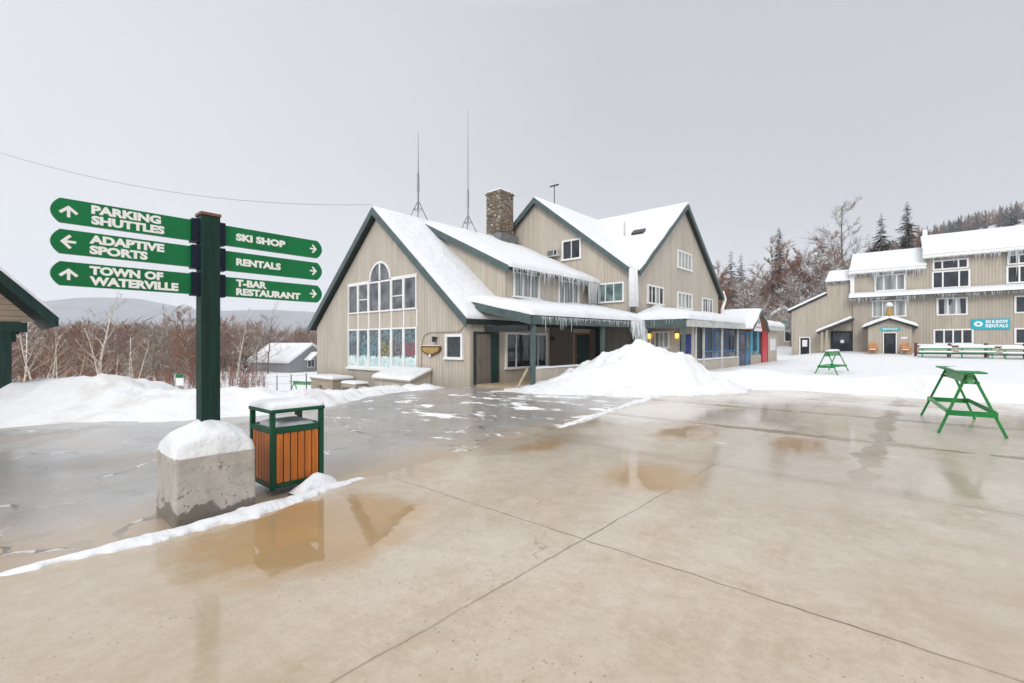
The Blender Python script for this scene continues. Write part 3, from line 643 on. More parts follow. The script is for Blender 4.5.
# cross-gabled main block
XM, ZP2, HW = -4.73, 10.92, 6.69; S2 = (ZP2 - 5.72) / HW
YM, ZP3, HW3 = 17.2, 10.78, 6.88; S3 = (ZP3 - 5.6) / HW3
gable_wall(lodge, -11.42, 1.96, 10.34, -3, 5.55, 10.72, .2, 'tan_siding')
gable_wall(lodge, 10.34, 24.08, 1.96, -1, 5.5, 10.6, .2, 'tan_siding', face='r')
mb = MB(); mb.box(-11.42, -11.2, 10.56, 24.0, -4, 5.5); mb.box(-11.2, 1.7, 23.8, 24.0, -4, 5.5); mb.build('wall', 'tan_siding', lodge)
r2 = roof_pair(lodge, XM, ZP2, HW, S2, 10.05, 24.3, .2, .3, lim=(None, HW - .06))
def roof_pair_x(parent, ym, zp, hw, slope, x0, x1, th=.2, ext=.35, lim=None):
    r = []
    for s_ in (-1, 1):
        h = hw + ext if not (lim and s_ < 0) else lim
        y1 = ym + s_ * h; z1 = zp - slope * h; mb = MB()
        mb.prism([(x1, ym, zp), (x1, y1, z1), (x1, y1, z1 - th), (x1, ym, zp - th)], (x0 - x1, 0, 0)); r.append(mb.build('roof', 'dark_trim', parent))
    return r
r3 = roof_pair_x(lodge, YM, ZP3, HW3, S3, XM, 2.25, .2, .4, lim=HW3 - .06)
rake(r2[0], (XM, 10.047, ZP2 + .03), (XM - 6.95, 10.047, ZP2 + .03 - S2 * 6.95), .36); rake(r2[1], (XM, 10.047, ZP2 + .03), (1.98, 10.047, ZP2 + .03 - S2 * 6.71), .36)
for s_, h, o in ((-1, HW3 - .04, r3[0]), (1, HW3 + .42, r3[1])):
    mb = MB(); p, q = Vector((2.253, YM, ZP3 + .03)), Vector((2.253, YM + s_ * h, ZP3 + .03 - S3 * h)); dz = Vector((0, 0, .34))
    mb.prism([p, q, q - dz, p - dz], (.06, 0, 0)); mb.build('barge_board', 'green_trim', o)
snow_slab(MB(), (XM, 10.02, ZP2), (XM, 24.2, ZP2), (1.85, 24.2, ZP2 - S2 * 6.58), (1.85, 10.02, ZP2 - S2 * 6.58), .17, .6).build('snow', 'snow', r2[1], True)
snow_slab(MB(), (XM, 10.02, ZP2), (XM - 6.9, 10.02, ZP2 - S2 * 6.9), (XM - 6.9, 24.2, ZP2 - S2 * 6.9), (XM, 24.2, ZP2), .15, .8).build('snow', 'snow', r2[0], True)
h = HW3 - .1; snow_slab(MB(), (XM, YM, ZP3), (2.3, YM, ZP3), (2.3, YM - h, ZP3 - S3 * h), (XM, YM - h, ZP3 - S3 * h), .17, .6).build('snow', 'snow', r3[0], True)
h = HW3 + .4; snow_slab(MB(), (XM, YM, ZP3), (XM, YM + h, ZP3 - S3 * h), (2.3, YM + h, ZP3 - S3 * h), (2.3, YM, ZP3), .17, .8).build('snow', 'snow', r3[1], True)
# skylight showing through the snow, vent stub
mb = MB(); X_, Y_ = 0.35, 14.2; z_ = ZP3 - S3 * (YM - Y_) + .17
mb.prism([(X_ - .4, Y_ - .25, z_ - .16), (X_ + .4, Y_ - .25, z_ - .16), (X_ + .4, Y_ + .12, z_ + .12), (X_ - .4, Y_ + .12, z_ + .12)], (0, -.02, .1)); mb.build('skylight', 'dark_metal', lodge)
mb = MB(); mb.tube([(-.6, 14.1, 8.4), (-.6, 14.1, 9.5)], .06, 8); mb.build('vent_pipe', 'ac_grey', lodge)
# frozen downspout in the inner corner
mb = MB()
for k in range(9):
    t = random.uniform(-.22, .22); u = random.uniform(-.12, .12); mb.tube([(2.05 + u, 10.15 + t, 5.75), (2.06 + u, 10.13 + t, 5.0), (2.1 + u, 10.1 + t, 3.7)], [.1, .13, .16], 7)
mb.build('ice_column', 'snow', lodge, True)
mb = MB()
for k in range(30):
    y = 8.6 + 1.25 * random.random() ** 1.3; l = random.uniform(.5, 1.55) * (.5 + .5 * (y - 8.4) / 1.4); mb.tube([(2.75, y, 2.85), (2.77 + random.uniform(-.1, .1), y, 2.75 - l * .5), (2.78, y, 2.75 - l)], [.15, .1, .025], 6)
for k in range(6): y = 9.6 + .3 * random.random(); mb.tube([(2.75, y, 2.9), (2.85, y + .02, 1.8), (2.85, y, .3)], [.16, .12, .16], 7)
mb.build('ice_column', 'ice_white', lodge, True)
window(lodge, 'f', 10.34, -2.66, -1.5, 6.82, 7.86, (.5,), (), .1, 'glass')
mb = MB(); mb.box(-3.68, -2.9, 9.98, 10.33, 7.05, 7.46); ac = mb.build('air_conditioner', 'ac_grey', lodge, bevel=.015)
mb = MB()
for k in range(6): mb.box(-3.62, -3.2, 9.96, 9.985, 7.11 + k * .055, 7.135 + k * .055)
mb.box(-3.12, -2.96, 9.965, 9.985, 7.12, 7.4); mb.build('grille', 'dark_metal', ac)
window(lodge, 'f', 10.34, -.3, 1.3, 4.1, 5.05, (.33, .66), (), .09, 'glass_teal')
X3 = 1.96
window(lodge, 'r', X3, 16.3, 18.5, 6.64, 7.62, (.25, .5, .75), (), .1, 'glass_pale')
window(lodge, 'r', X3, 12.0, 14.0, 4.08, 5.0, (.25, .5, .75), (), .1, 'glass_pale')
window(lodge, 'r', X3, 16.3, 18.6, 4.08, 4.95, (.25, .5, .75), (), .1, 'glass_pale')
window(lodge, 'r', X3, 20.7, 22.6, 4.02, 4.9, (.25, .5, .75), (), .1, 'glass_pale')
mb = MB()
mb.tube([(2.2, 24.35, 5.7), (2.3, 24.6, 5.1), (2.15, 24.4, 4.3), (2.15, 24.4, 3.2)], .12, 8); mb.build('downspout', 'white_trim', lodge, True)

# second, deeper porch with the glazed room
P2 = [(1.965, 12.7, 3.5), (5.02, 9.74, 2.84), (5.05, 30.6, 2.98), (1.965, 30.6, 3.62)]
mb = MB(); mb.prism([Vector(p) for p in P2], (0, 0, .12)); porch2 = mb.build('porch_roof', 'soffit', lodge)
mb = MB(); mb.prism([(1.965, 9.74, 2.84), (5.02, 9.74, 2.84), (1.965, 12.7, 3.5)], (0, 0, .115)); mb.build('hip', 'soffit', porch2)
snow_slab(MB(), (1.97, 12.7, 3.6), (5.12, 9.66, 2.94), (5.15, 30.7, 3.08), (1.5, 30.7, 3.74), .34, .45, rough=.5).build('snow', 'snow', porch2, True)
snow_slab(MB(), (1.97, 9.66, 2.94), (5.14, 9.64, 2.94), (2.3, 12.9, 3.62), (1.97, 12.9, 3.62), .36, .45, rough=.4).build('snow', 'snow', porch2, True)
mb = MB(); mb.box(2.65, 5.02, 9.72, 9.795, 2.52, 2.93); mb.build('fascia', 'green_trim', porch2)
mb = MB(); mb.prism([(5.02, 9.8, 2.95), (5.07, 30.6, 3.09), (5.07, 30.6, 2.76), (5.02, 9.8, 2.56)], (.07, 0, 0)); mb.build('fascia', 'ac_grey', porch2)
icicles(MB(), (2.7, 9.7, 2.9), (4.9, 9.7, 2.92), 45, .06, .3, 8).build('icicle_fringe', 'ice', porch2, True)['kind'] = 'stuff'
icicles(MB(), (5.12, 9.9, 2.84), (5.16, 20, 2.9), 70, .08, .5, 9).build('icicle_fringe', 'ice', porch2, True)['kind'] = 'stuff'
mb = MB(); mb.box(4.78, 4.94, 9.74, 9.9, -.1, 2.54); mb.build('porch_post', 'green_trim', lodge)
mb = MB(); mb.box(1.963, 4.8, 11.2, 11.4, -.2, 2.75); mb.build('wall', 'tan_siding', lodge)
for q in ((4.7, 4.84, 21.9, 24.4, -.2, .95), (4.7, 4.84, 26.5, 29.25, -.2, 2.8), (2, 4.697, 29.1, 29.25, -.2, 2.8)): mb = MB(); mb.box(*q); mb.build('wall', 'tan_siding', lodge)
mb = MB(); mb.box(4.7, 4.84, 11.403, 19.1, -.2, .84); kw = mb.build('wall', 'tan_siding', lodge)
snow_slab(MB(), (4.68, 11.4, .845), (4.88, 11.4, .845), (4.88, 19.0, .845), (4.68, 19.0, .845), .08, .3).build('snow', 'snow', kw, True)
window(lodge, 'f', 11.2, 2.55, 3.5, 1.55, 2.3, (.25, .5, .75), (), .09, 'glass_pale')
for x in (2.5, 4.05):
    mb = MB(); mb.tube([(x, 11.2, 2.2), (x, 11.02, 2.3)], .03, 6); mb.box(x - .09, x + .09, 10.93, 11.11, 2.27, 2.33); lb = mb.build('porch_lantern', 'dark_metal', lodge)
    mb = MB(); mb.tube([(x, 11.02, 2.0), (x, 11.02, 2.12), (x, 11.02, 2.26)], [.06, .1, .08], 8); mb.build('lamp_glass', 'lamp_amber', lb)
mb = MB(); mb.box(4.42, 4.74, 11.17, 11.2, 1.2, 2.2); mb.build('notice', 'poster_blue', lodge)
mb = MB(); mb.box(4.16, 4.42, 11.17, 11.2, 1.0, 2.2); mb.build('notice', 'door_dark', lodge)
# glazed side of the room: panels between slim posts
def panel(y0, y1, z0, z1, mat, name='glazed_panel', x=4.78):
    mb = MB(); mb.box(x - .05, x, y0, y1, z0, z1); return mb.build(name, mat, lodge)
for y0, y1, mt in ((12.75, 14.1, 'navy_panel'), (14.2, 15.6, 'glass_blue'), (15.75, 17.2, 'navy_panel'), (17.3, 18.7, 'glass')):
    g = panel(y0, y1, .9, 2.6, mt)
    mb = MB(); mb.box(4.782, 4.8, y0 + .35, y0 + .45, .92, 2.58); mb.box(4.782, 4.8, y0 + .002, y1, 1.25, 1.32); mb.build('mullion', 'blue_paint', g)
panel(11.6, 12.6, .9, 2.6, 'door_dark'); panel(18.8, 19.1, .2, 2.6, 'door_dark')
for y in (11.5, 12.66, 15.68, 18.75): mb = MB(); mb.box(4.8, 4.9, y - .05, y + .05, -.1, 2.62); mb.build('porch_post', 'ac_grey', lodge)
d = door(lodge, 'r', 4.74, 19.35, 20.6, .1, 2.45, 'navy_panel', 'blue_paint', .1, 'glass_blue', True)
door(lodge, 'r', 4.74, 20.75, 21.7, .1, 2.45, 'blue_paint', 'blue_paint', .08, 'glass_teal', True)
for y0, y1, mt in ((21.9, 22.5, 'teal_paint'), (22.55, 23.5, 'glass_blue'), (23.55, 24.2, 'teal_paint')): panel(y0, y1, .98, 2.6, mt)
door(lodge, 'r', 4.8, 24.75, 26.2, .1, 2.55, 'red_paint', 'red_paint', .1, None, True)
for y in (27.1, 28.0): mb = MB(); mb.box(4.84, 4.86, y, y + .7, 1.2, 2.1); mb.build('notice', 'poster_white', lodge)
# entry gable with its triangular board
mb = MB(); X_ = 5.55
for s_ in (-1, 1):
    p0, p1 = Vector((X_, 21.5, 3.95)), Vector((X_, 21.5 + s_ * 2.05, 2.68)); dz = Vector((0, 0, .1)); mb.prism([p0, p1, p1 - dz, p0 - dz], (-2.6, 0, 0))
eg = mb.build('entry_gable', 'stair_wood', lodge)
for s_ in (-1, 1):
    mb = MB(); p0, p1 = Vector((X_ + .003, 21.5, 3.98)), Vector((X_ + .003, 21.5 + s_ * 2.07, 2.7)); dz = Vector((0, 0, .2)); mb.prism([p0, p1, p1 - dz, p0 - dz], (.05, 0, 0)); mb.build('barge_board', 'green_trim', eg)
    snow_slab(MB(), (X_ + .05, 21.5, 3.96), (X_ + .05, 21.5 + s_ * 2.1, 2.68), (3.0, 21.5 + s_ * 2.1, 2.68), (3.0, 21.5, 3.96), .26, .3).build('snow', 'snow', eg, True)
mb = MB(); mb.prism([(X_ - .1, 19.95, 2.55), (X_ - .1, 22.0, 2.55), (X_ - .1, 21.2, 3.55)], (.05, 0, 0)); tb = mb.build('triangle_board', 'poster_white', eg)
mb = MB(); mb.box(X_ - .048, X_ - .03, 20.5, 21.6, 2.75, 2.86); mb.build('red_line', 'poster_pink', tb); mb = MB(); mb.prism([(X_ - .048, 20.95, 3.05), (X_ - .048, 21.35, 3.05), (X_ - .048, 21.18, 3.32)], (.015, 0, 0)); mb.build('blue_mark', 'blue_paint', tb)

# stone chimney (part of the lodge)
mb = MB(); cx_, cy_ = -6.75, 9.05; mb.box(cx_ - .62, cx_ + .62, cy_ - .62, cy_ + .62, 6.5, 11.4); mb.box(cx_ - .68, cx_ + .68, cy_ - .68, cy_ + .68, 11.2, 11.32)
ch = mb.build('chimney', 'fieldstone', lodge, bevel=.03)
snow_slab(MB(), (cx_ - .6, cy_ - .6, 11.405), (cx_ + .6, cy_ - .6, 11.405), (cx_ + .6, cy_ + .6, 11.405), (cx_ - .6, cy_ + .6, 11.405), .12, .2).build('snow', 'snow', ch, True)
mb = MB(); mb.box(cx_ - .9, cx_ + .9, cy_ - .85, cy_ + .8, 8.0, 8.62); mb.build('flashing', 'metal_grey', ch)

# ------------------------------------------------------------------ masts on the ridge
def antenna(a, b, z0, zt, label):
    t = thing('radio_mast', label, 'antenna', AB(a, b, z0), rz1, 'radio masts on the lodge ridge')
    mb = MB()
    for k in range(3): an = 2.1 * k + .4; mb.tube([(.55 * math.cos(an), .55 * math.sin(an), -.25), (0, 0, .85)], .028, 5)
    mb.tube([(.3, 0, .35), (-.15, .26, .35), (-.15, -.26, .35), (.3, 0, .35)], .018, 4); mb.build('tripod', 'metal_grey', t)
    mb = MB(); mb.tube([(0, 0, .4), (0, 0, 1.3), (0, 0, 1.32), (0, 0, 2.3)], [.05, .05, .075, .06], 6); mb.build('mast_foot', 'metal_grey', t)
    mb = MB(); mb.tube([(0, 0, 2.3), (0, 0, (zt - z0) * .6), (0, 0, zt - z0)], [.034, .028, .012], 6); mb.build('whip', 'metal_grey', t)
antenna(6.6, 2.45, 8.55, 13.1, 'shorter whip antenna on a tripod, nearer the front peak of the lodge roof')
antenna(6.6, 6.1, 8.55, 15.6, 'taller whip antenna on a tripod beside the stone chimney')
t = thing('tv_aerial', 'small dark T-shaped aerial on the snowy roof behind the middle gable peak', 'antenna', AB(4.73, 12.2, 11.0), rz1)
mb = MB(); mb.tube([(0, 0, 0), (0, 0, 1.25)], .03, 6); mb.build('mast', 'dark_metal', t); mb = MB(); mb.box(-.35, .35, -.04, .04, 1.2, 1.28); mb.build('crossbar', 'dark_metal', t)
# overhead wire from a pole left of the frame to the front peak
pa_, pb_ = AB(6.6, -.35, 8.55), Vector((-34, 24.5, 14.4)); mb = MB()
mb.tube([pa_.lerp(pb_, k / 24) - Vector((0, 0, 1.5 * 4 * (k / 24) * (1 - k / 24))) for k in range(25)], .011, 5); tag(mb.build('overhead_wire', 'wire'), 'thin dark overhead wire sagging across the sky to the front gable peak', 'wire')
t = thing('utility_pole', 'wooden pole carrying the overhead wire, left of the shelter', 'pole', (-34, 24.5, -3.4)); mb = MB(); mb.tube([(0, 0, -1), (0, 0, 18.3)], [.16, .1], 8); mb.build('pole', 'bark_grey', t); mb = MB(); mb.box(-1, 1, -.06, .06, 17.7, 17.85); mb.build('crossarm', 'wood_plank', t)

# ------------------------------------------------------------------ things at the foot of the front gable
t = thing('utility_hatch', 'tan box with a sloping snow-covered lid under the big gable window', 'utility box', AB(3.75, -.02, -1), rz1)
mb = MB(); mb.prism([(-1.35, -1.1, -.6), (1.35, -1.1, -.6), (1.35, -1.1, 1.12), (-1.35, -1.1, 1.12)], (0, 1.07, 0)); mb.build('body', 'tan_siding', t)
mb = MB(); mb.prism([(-1.35, -1.08, 1.123), (-1.35, -.03, 1.123), (-1.35, -.03, 1.48)], (2.7, 0, 0)); mb.build('cheek', 'tan_siding', t)
lid = MB(); lid.prism([(-1.45, -1.22, 1.1), (-1.45, -.08, 1.5), (-1.45, -.08, 1.57), (-1.45, -1.22, 1.17)], (2.9, 0, 0)); lid = lid.build('lid', 'tan_box', t)
snow_slab(MB(), (-1.46, -1.24, 1.17), (1.46, -1.24, 1.17), (1.46, -.08, 1.58), (-1.46, -.08, 1.58), .14, .3).build('snow', 'snow', lid, True)
t = thing('utility_cabinet', 'tan cabinet with a snow cap at the left corner of the front gable', 'utility box', AB(9.75, -.8, -2.0), rz1)
mb = MB(); mb.box(-1.15, 1.15, -.55, .55, -.5, 1.84); mb.build('body', 'tan_box', t, bevel=.01); mb = MB(); mb.box(-1.22, 1.22, -.6, .6, 1.843, 1.92); lid = mb.build('lid', 'tan_box', t)
snow_slab(MB(), (-1.24, -.62, 1.92), (1.24, -.62, 1.92), (1.24, .6, 1.92), (-1.24, .6, 1.92), .15, .25).build('snow', 'snow', lid, True)
mb = MB(); mb.tube([(-.1, -.6, 1.4), (-.1, -.6, .2)], .05, 6); mb.tube([(.7, -.6, 1.2), (.7, -.6, -.2)], .04, 6); mb.box(-.25, .05, -.64, -.553, 1.2, 1.55); mb.build('pipes', 'metal_grey', t)
t = thing('condenser_unit', 'small grey outdoor condenser between the tan cabinet and the tan hatch box', 'condenser', AB(6.75, -1.1, -1.25), rz1)
mb = MB(); mb.box(-.8, .5, -.35, .35, -.4, 1.05); mb.build('body', 'tan_box', t, bevel=.02); mb = MB()
for k in range(9): mb.box(-.7, .4, -.37, -.352, .1 + k * .09, .14 + k * .09)
mb.build('grille', 'dark_metal', t); mb = MB(); mb.box(.6, .8, -.25, .05, -.4, .95); mb.build('junction_box', 'ac_grey', t)
snow_slab(MB(), (-.82, -.37, 1.053), (.52, -.37, 1.053), (.52, .36, 1.053), (-.82, .36, 1.053), .12, .2).build('snow', 'snow', t, True)

def heap(name, label, path, wd, ht, seed=0, mat='snow', st=.18, base=None, cat='snow bank', group=None, power=1.0):
    """ridge of snow along a ground path: path of (x, y), wd(t) half width, ht(t) height"""
    P = [Vector((x, y, 0)) for x, y in path]; seg = [(P[i + 1] - P[i]).length for i in range(len(P) - 1)]; tot = sum(seg)
    nu = max(8, int(tot / st)); nv = 15; vs = []; fs = []
    for i in range(nu + 1):
        s_ = tot * i / nu; k = 0; q = s_
        while k < len(seg) - 1 and q > seg[k]: q -= seg[k]; k += 1
        p = P[k].lerp(P[k + 1], min(1, q / seg[k])); d = (P[k + 1] - P[k]).normalized(); nrm = Vector((-d.y, d.x, 0)); t = i / nu
        W = wd(t); W *= 1 + .35 * fbm(s_ * .5 + seed, seed, 1, 3) + ((.55 * fbm(s_ * 4 + seed, seed, 1, 3) + .3 * nz(s_ * 14, seed)) if W < .5 else 0); endk = min(1, min(t, 1 - t) * nu / 5)
        for j in range(nv):
            v = -1 + 2 * j / (nv - 1); x, y = p.x + nrm.x * v * W, p.y + nrm.y * v * W
            prof = (max(0, 1 - abs(v) ** 2.0)) ** power
            W = max(W, .02); h_ = ht(t) * prof * (1 + .5 * fbm(x * .9 + seed, y * .9, 1 / max(.6, W), 4)) + .05 * fbm(x, y, 3.2, 2) * min(1, W) * prof
            z = (base(x, y) if base else 0) - .02 + h_ * (endk ** .5)
            vs.append((x, y, z if 0 < j < nv - 1 else z - .03))
    for i in range(nu):
        for j in range(nv - 1): fs.append((i * nv + j, (i + 1) * nv + j, (i + 1) * nv + j + 1, i * nv + j + 1))
    mb = MB(); mb.add(vs, fs); o = mb.build(name, mat, None, True)
    return tag(o, label, cat, group)
def g0(x, y): a, b = toab(x, y); return T(x, y) - (.05 if a > edge_a(b) else 0)
def abp(*q): return [(AB(a, b).x, AB(a, b).y) for a, b in q]
heap('snow_berm', 'low berm of shovelled snow along the foot of the front gable wall', abp((11.4, -2.9), (8.6, -2.6), (6, -2.2), (3, -1.9), (.6, -1.0)), lambda t: 1.15 - .45 * t, lambda t: .5 - .22 * t, 3, base=g0)
heap('snow_strip', 'ragged strip of old snow along the kerb in front of the concrete block and bin', abp((-8.70, -14.8), (-8.72, -13), (-8.78, -12.2), (-8.80, -11.5), (-8.66, -10.8), (-8.5, -10.2), (-8.42, -9.85)), lambda t: .07 + .12 * math.exp(-((t - .62) / .2) ** 2), lambda t: .035 + .05 * math.exp(-((t - .68) / .2) ** 2), 11, st=.03, power=.6, base=lambda x, y: 0, cat='snow strip')
heap('snow_strip', 'thin line of snow left along the plaza edge near the big snow pile', abp((-8.25, -5.4), (-7.9, -3), (-7.45, 0), (-7.0, 3.6)), lambda t: .08 + .2 * t * t, lambda t: .05 + .05 * t, 21, st=.08, base=lambda x, y: 0, cat='snow strip')
heap('snow_lump', 'small lump of snow drifted against the near side of the wooden bin', abp((-8.42, -10.75), (-8.36, -10.2)), lambda t: .13, lambda t: .16, 5, st=.05, base=lambda x, y: 0, cat='snow lump')

# the big ploughed pile in front of the porch
def chunks(x, y, sc_, seed):
    d, pts = noise.voronoi(Vector((x * sc_, y * sc_, seed)))
    k = noise.noise(pts[0] * 3.1); return max(0, .5 - d[0]) ** .6 * max(0, k + .15)
def pile(name, label, cx_, cy_, rx, ry, hgt, seed, mat='snow_soiled', base=g0, st=.09, sharp=1.15, rot=0, cat='snow pile', lobes=()):
    xs = rngf(cx_ - rx * 1.35, cx_ + rx * 1.35, st); ys = rngf(cy_ - ry * 1.35, cy_ + ry * 1.35, st)
    def f(x, y):
        h_ = 0
        for (lx, ly, lrx, lry, lh) in ((cx_, cy_, rx, ry, hgt),) + tuple(lobes):
            d = math.hypot((x - lx) / lrx, (y - ly) / lry); d += .13 * fbm(x + seed, y, .55, 3)
            k = max(0, 1 - max(0, d)); h_ = max(h_, lh * k ** sharp)
        h_ += (.16 * fbm(x, y + seed, 1.1, 4) + .10 * abs(fbm(x + 3, y, 2.6, 3)) + .03 * fbm(x, y, 5.5, 2) + .32 * chunks(x, y, 1.5, seed) + .16 * chunks(x, y, 3.4, seed + 4)) * min(1, h_ * 1.6)
        return base(x, y) + (h_ if h_ > .01 else -.35)
    o = grid_mesh(name, mat, xs, ys, f); return tag(o, label, cat)
pile('snow_pile', 'tall cone-shaped ploughed pile of snow in front of the long porch', 5.05, 18.6, 4.1, 3.5, 1.98, 2, lobes=((6.6, 19.4, 2.4, 2.1, .75), (2.6, 17.9, 3.0, 1.9, .62)))

# left bank between lot and valley
def bank_f(x, y):
    d0 = 10.4 + .12 * (x + 11) * (1 if x > -11 else -.1) + .35 * fbm(x, y, .5, 3)      # front foot
    k = sstep(d0, d0 + 2.2, y); crest = 1.2 + .4 * fbm(x + 9, y * .3, .33, 3)
    fall = sstep(17.5, 13.2, y + .25 * (x + 12)); fade = 1 - .5 * sstep(-11.2, -9.4, x) - .18 * sstep(-8, -6, x)
    h_ = crest * k * (.25 + .75 * fall) * fade + (.16 * fbm(x, y, 1.3, 4) + .07 * abs(fbm(x, y, 3.2, 3)) + .3 * chunks_(x, y) + .15 * chunks_(x * 2.2, y * 2.2)) * k
    out_ = sstep(-4.6, -6.2, x - .25 * (y - 12)); h_ = h_ * out_ - .3 * (1 - out_)
    return g0(x, y) + (h_ if y > d0 else h_ - .12)
tag(grid_mesh('snow_bank', 'snow_soiled', rngf(-34, -3.5, .14), rngf(8.6, 21, .14), bank_f), 'long ploughed snow bank at the left between the lot and the birch trees', 'snow bank')

# ------------------------------------------------------------------ signpost on its block (local x = along the arms to the right, y = away)
ang = math.atan2(BX.y, BX.x)
sp = thing('wayfinding_signpost', 'dark green post with six green direction signs standing in a snow-capped concrete block', 'signpost', (-3.2, 4.92, 0), ang)
mb = MB(); q = [(-.36, -.36), (.36, -.36), (.36, .35), (-.36, .35)]; t_ = [(-.355, -.35), (.355, -.35), (.355, .342), (-.355, .342)]
mb.add([(x, y, -.1) for x, y in q] + [(x, y, .62) for x, y in t_], [(3, 2, 1, 0), (4, 5, 6, 7), (0, 1, 5, 4), (1, 2, 6, 5), (2, 3, 7, 6), (3, 0, 4, 7)]); mb.build('base_block', 'cast_concrete', sp, bevel=.025)
vs = []; G = 26
for j in range(G + 1):
    for i in range(G + 1):
        u, v = -1 + 2 * i / G, -1 + 2 * j / G; e = 1 - max(abs(u), abs(v)); k = math.sqrt(max(0, 1 - (1 - min(1, e / .18)) ** 2))
        x, y = u * .355, v * .35; r = math.hypot(x, y)
        z = .60 + k * (.11 + .24 * max(0, 1 - r / .44) ** .85 + .015 * fbm(x, y, 7, 3)); vs.append((x + .012 * nz(y * 6, 2) * (e < .05), y, z))
mb = MB(); mb.add(vs, [(j * (G + 1) + i, j * (G + 1) + i + 1, (j + 1) * (G + 1) + i + 1, (j + 1) * (G + 1) + i) for j in range(G) for i in range(G)]); mb.build('snow_cap', 'snow', sp, True)
mb = MB(); mb.box(-.07, .105, -.09, .09, .3, 3.03); mb.build('post', 'sign_post_green', sp, bevel=.008)
mb = MB(); mb.box(-.077, .112, -.097, .097, 3.032, 3.06); mb.build('post_cap', 'cap_wood', sp)
ROWS = [(2.76, 2.97), (2.49, 2.70), (2.212, 2.42)]
def arrow(parent, cx_, cz, s_, kind):
    sh = [(-.02, -.5), (-.02 + .0, .0)]
    w2 = .095; pts = []
    # arrow pointing up in its own frame: stem and two bars meeting at the tip
    stem = [(-.14, -.62), (.14, -.62), (.14, .3), (-.14, .3)]
    lb = [(0, .7), (-.82, -.04), (-.62, -.27), (0, .3)]; rb = [(0, .7), (0, .3), (.62, -.27), (.82, -.04)]
    rot = {'up': lambda x, z: (x, z), 'left': lambda x, z: (-z, x), 'right': lambda x, z: (z, -x)}[kind]
    mb = MB()
    for k, poly in enumerate((stem, lb, rb)):
        off = -.0225 - .0004 * k; mb.prism([(cx_ + rot(x, z)[0] * s_, off, cz + rot(x, z)[1] * s_) for x, z in poly], (0, -.0015, 0))
    mb.build('arrow', 'sign_white', parent)
def arm(side, row, lines, kind):
    z0, z1 = ROWS[row]; h_ = z1 - z0
    if side == 'l':
        x0, x1 = -1.17, -.142; poly = [(x1, z0), (x1, z1), (x0 + .06, z1)] + [(x0 + .06 - .06 * math.sin(math.pi * k / 10) ** .8, z1 - h_ * k / 10) for k in range(1, 10)] + [(x0 + .06, z0)]
    else:
        x0, x1 = .165, 1.245; poly = [(x0, z1), (x0, z0), (x1 - .06, z0)] + [(x1 - .06 + .06 * math.sin(math.pi * k / 10) ** .8, z0 + h_ * k / 10) for k in range(1, 10)] + [(x1 - .06, z1)]
    mb = MB(); mb.prism([(x, -.022, z) for x, z in poly], (0, .044, 0)); o = mb.build('sign_panel', 'sign_green', sp)
    mb = MB(); (mb.box(-.141, -.071, -.06, .06, z0 - .015, z1 + .015) if side == 'l' else mb.box(.106, .164, -.055, .055, z0 - .015, z1 + .015)); mb.build('bracket', 'bracket_navy', sp)
    for (txt, xa, xb, za, zb) in lines:
        text_obj('lettering', txt, xb - xa, zb - za, 'sign_white', o, lambda x, y, n, xa=xa, za=za, z0=z0: (xa + x, -.0222 - n, z0 + za + y), .055, .0012)
    arrow(o, -1.055 if side == 'l' else 1.132, (z0 + z1) / 2 - (.008 if kind == 'up' else 0), .078 if side == 'l' else .066, kind)
arm('l', 0, [('PARKING', -.906, -.393, .112, .192), ('SHUTTLES', -.906, -.364, .018, .098)], 'up')
arm('l', 1, [('ADAPTIVE', -.92, -.366, .112, .192), ('SPORTS', -.918, -.497, .018, .098)], 'left')
arm('l', 2, [('TOWN OF', -.918, -.375, .111, .191), ('WATERVILLE', -.918, -.25, .017, .097)], 'up')
arm('r', 0, [('SKI SHOP', .274, .80, .066, .146)], 'right')
arm('r', 1, [('RENTALS', .276, .748, .066, .146)], 'right')
arm('r', 2, [('T-BAR', .276, .593, .114, .192), ('RESTAURANT', .276, .976, .02, .098)], 'right')

# ------------------------------------------------------------------ bin
W_ = .63; bn = thing('litter_bin', 'orange wood-slatted litter bin with a green metal frame and snow on its lid', 'bin', (-2.74, 5.34, 0), ang)
mb = MB(); s_ = .055; D_ = .64
for x in (0, W_ - s_):
    for y in (0, D_ - s_): mb.box(x, x + s_, y, y + s_, .02, .9)
for x0, x1, y0, y1 in ((s_, W_ - s_, .004, .05), (s_, W_ - s_, D_ - .05, D_ - .004), (.004, .05, s_, D_ - s_), (W_ - .05, W_ - .004, s_, D_ - s_)):
    mb.box(x0, x1, y0, y1, .665, .735); mb.box(x0, x1, y0, y1, .04, .09)
mb.build('frame', 'frame_green', bn, bevel=.008)
mb = MB(); mb.box(-.012, W_ + .012, -.012, D_ + .012, .9, .945); ld = mb.build('lid', 'frame_green', bn, bevel=.015)
snow_slab(MB(), (.0, .0, .946), (W_, 0, .946), (W_, D_, .946), (0, D_, .946), .07, .1, rough=.35).build('snow', 'snow', ld, True)
mb = MB(); mb.box(W_ / 2 - .03, W_ / 2 + .03, .02, .04, .86, .9); mb.build('latch', 'bin_liner', ld)
def slats(horiz, fixed, lo, hi, n):
    g = .012; ww = (hi - lo - g * (n + 1)) / n
    for k in range(n):
        a = lo + g + k * (ww + g); mb = MB()
        if horiz: mb.box(a, a + ww, fixed, fixed + .022, .092, .663)
        else: mb.box(fixed, fixed + .022, a, a + ww, .092, .663)
        mb.build('slat', 'wood_orange', bn, bevel=.004)
slats(True, .016, s_, W_ - s_, 6); slats(True, D_ - .038, s_, W_ - s_, 6); slats(False, .016, s_, D_ - s_, 6); slats(False, W_ - .038, s_, D_ - s_, 6)
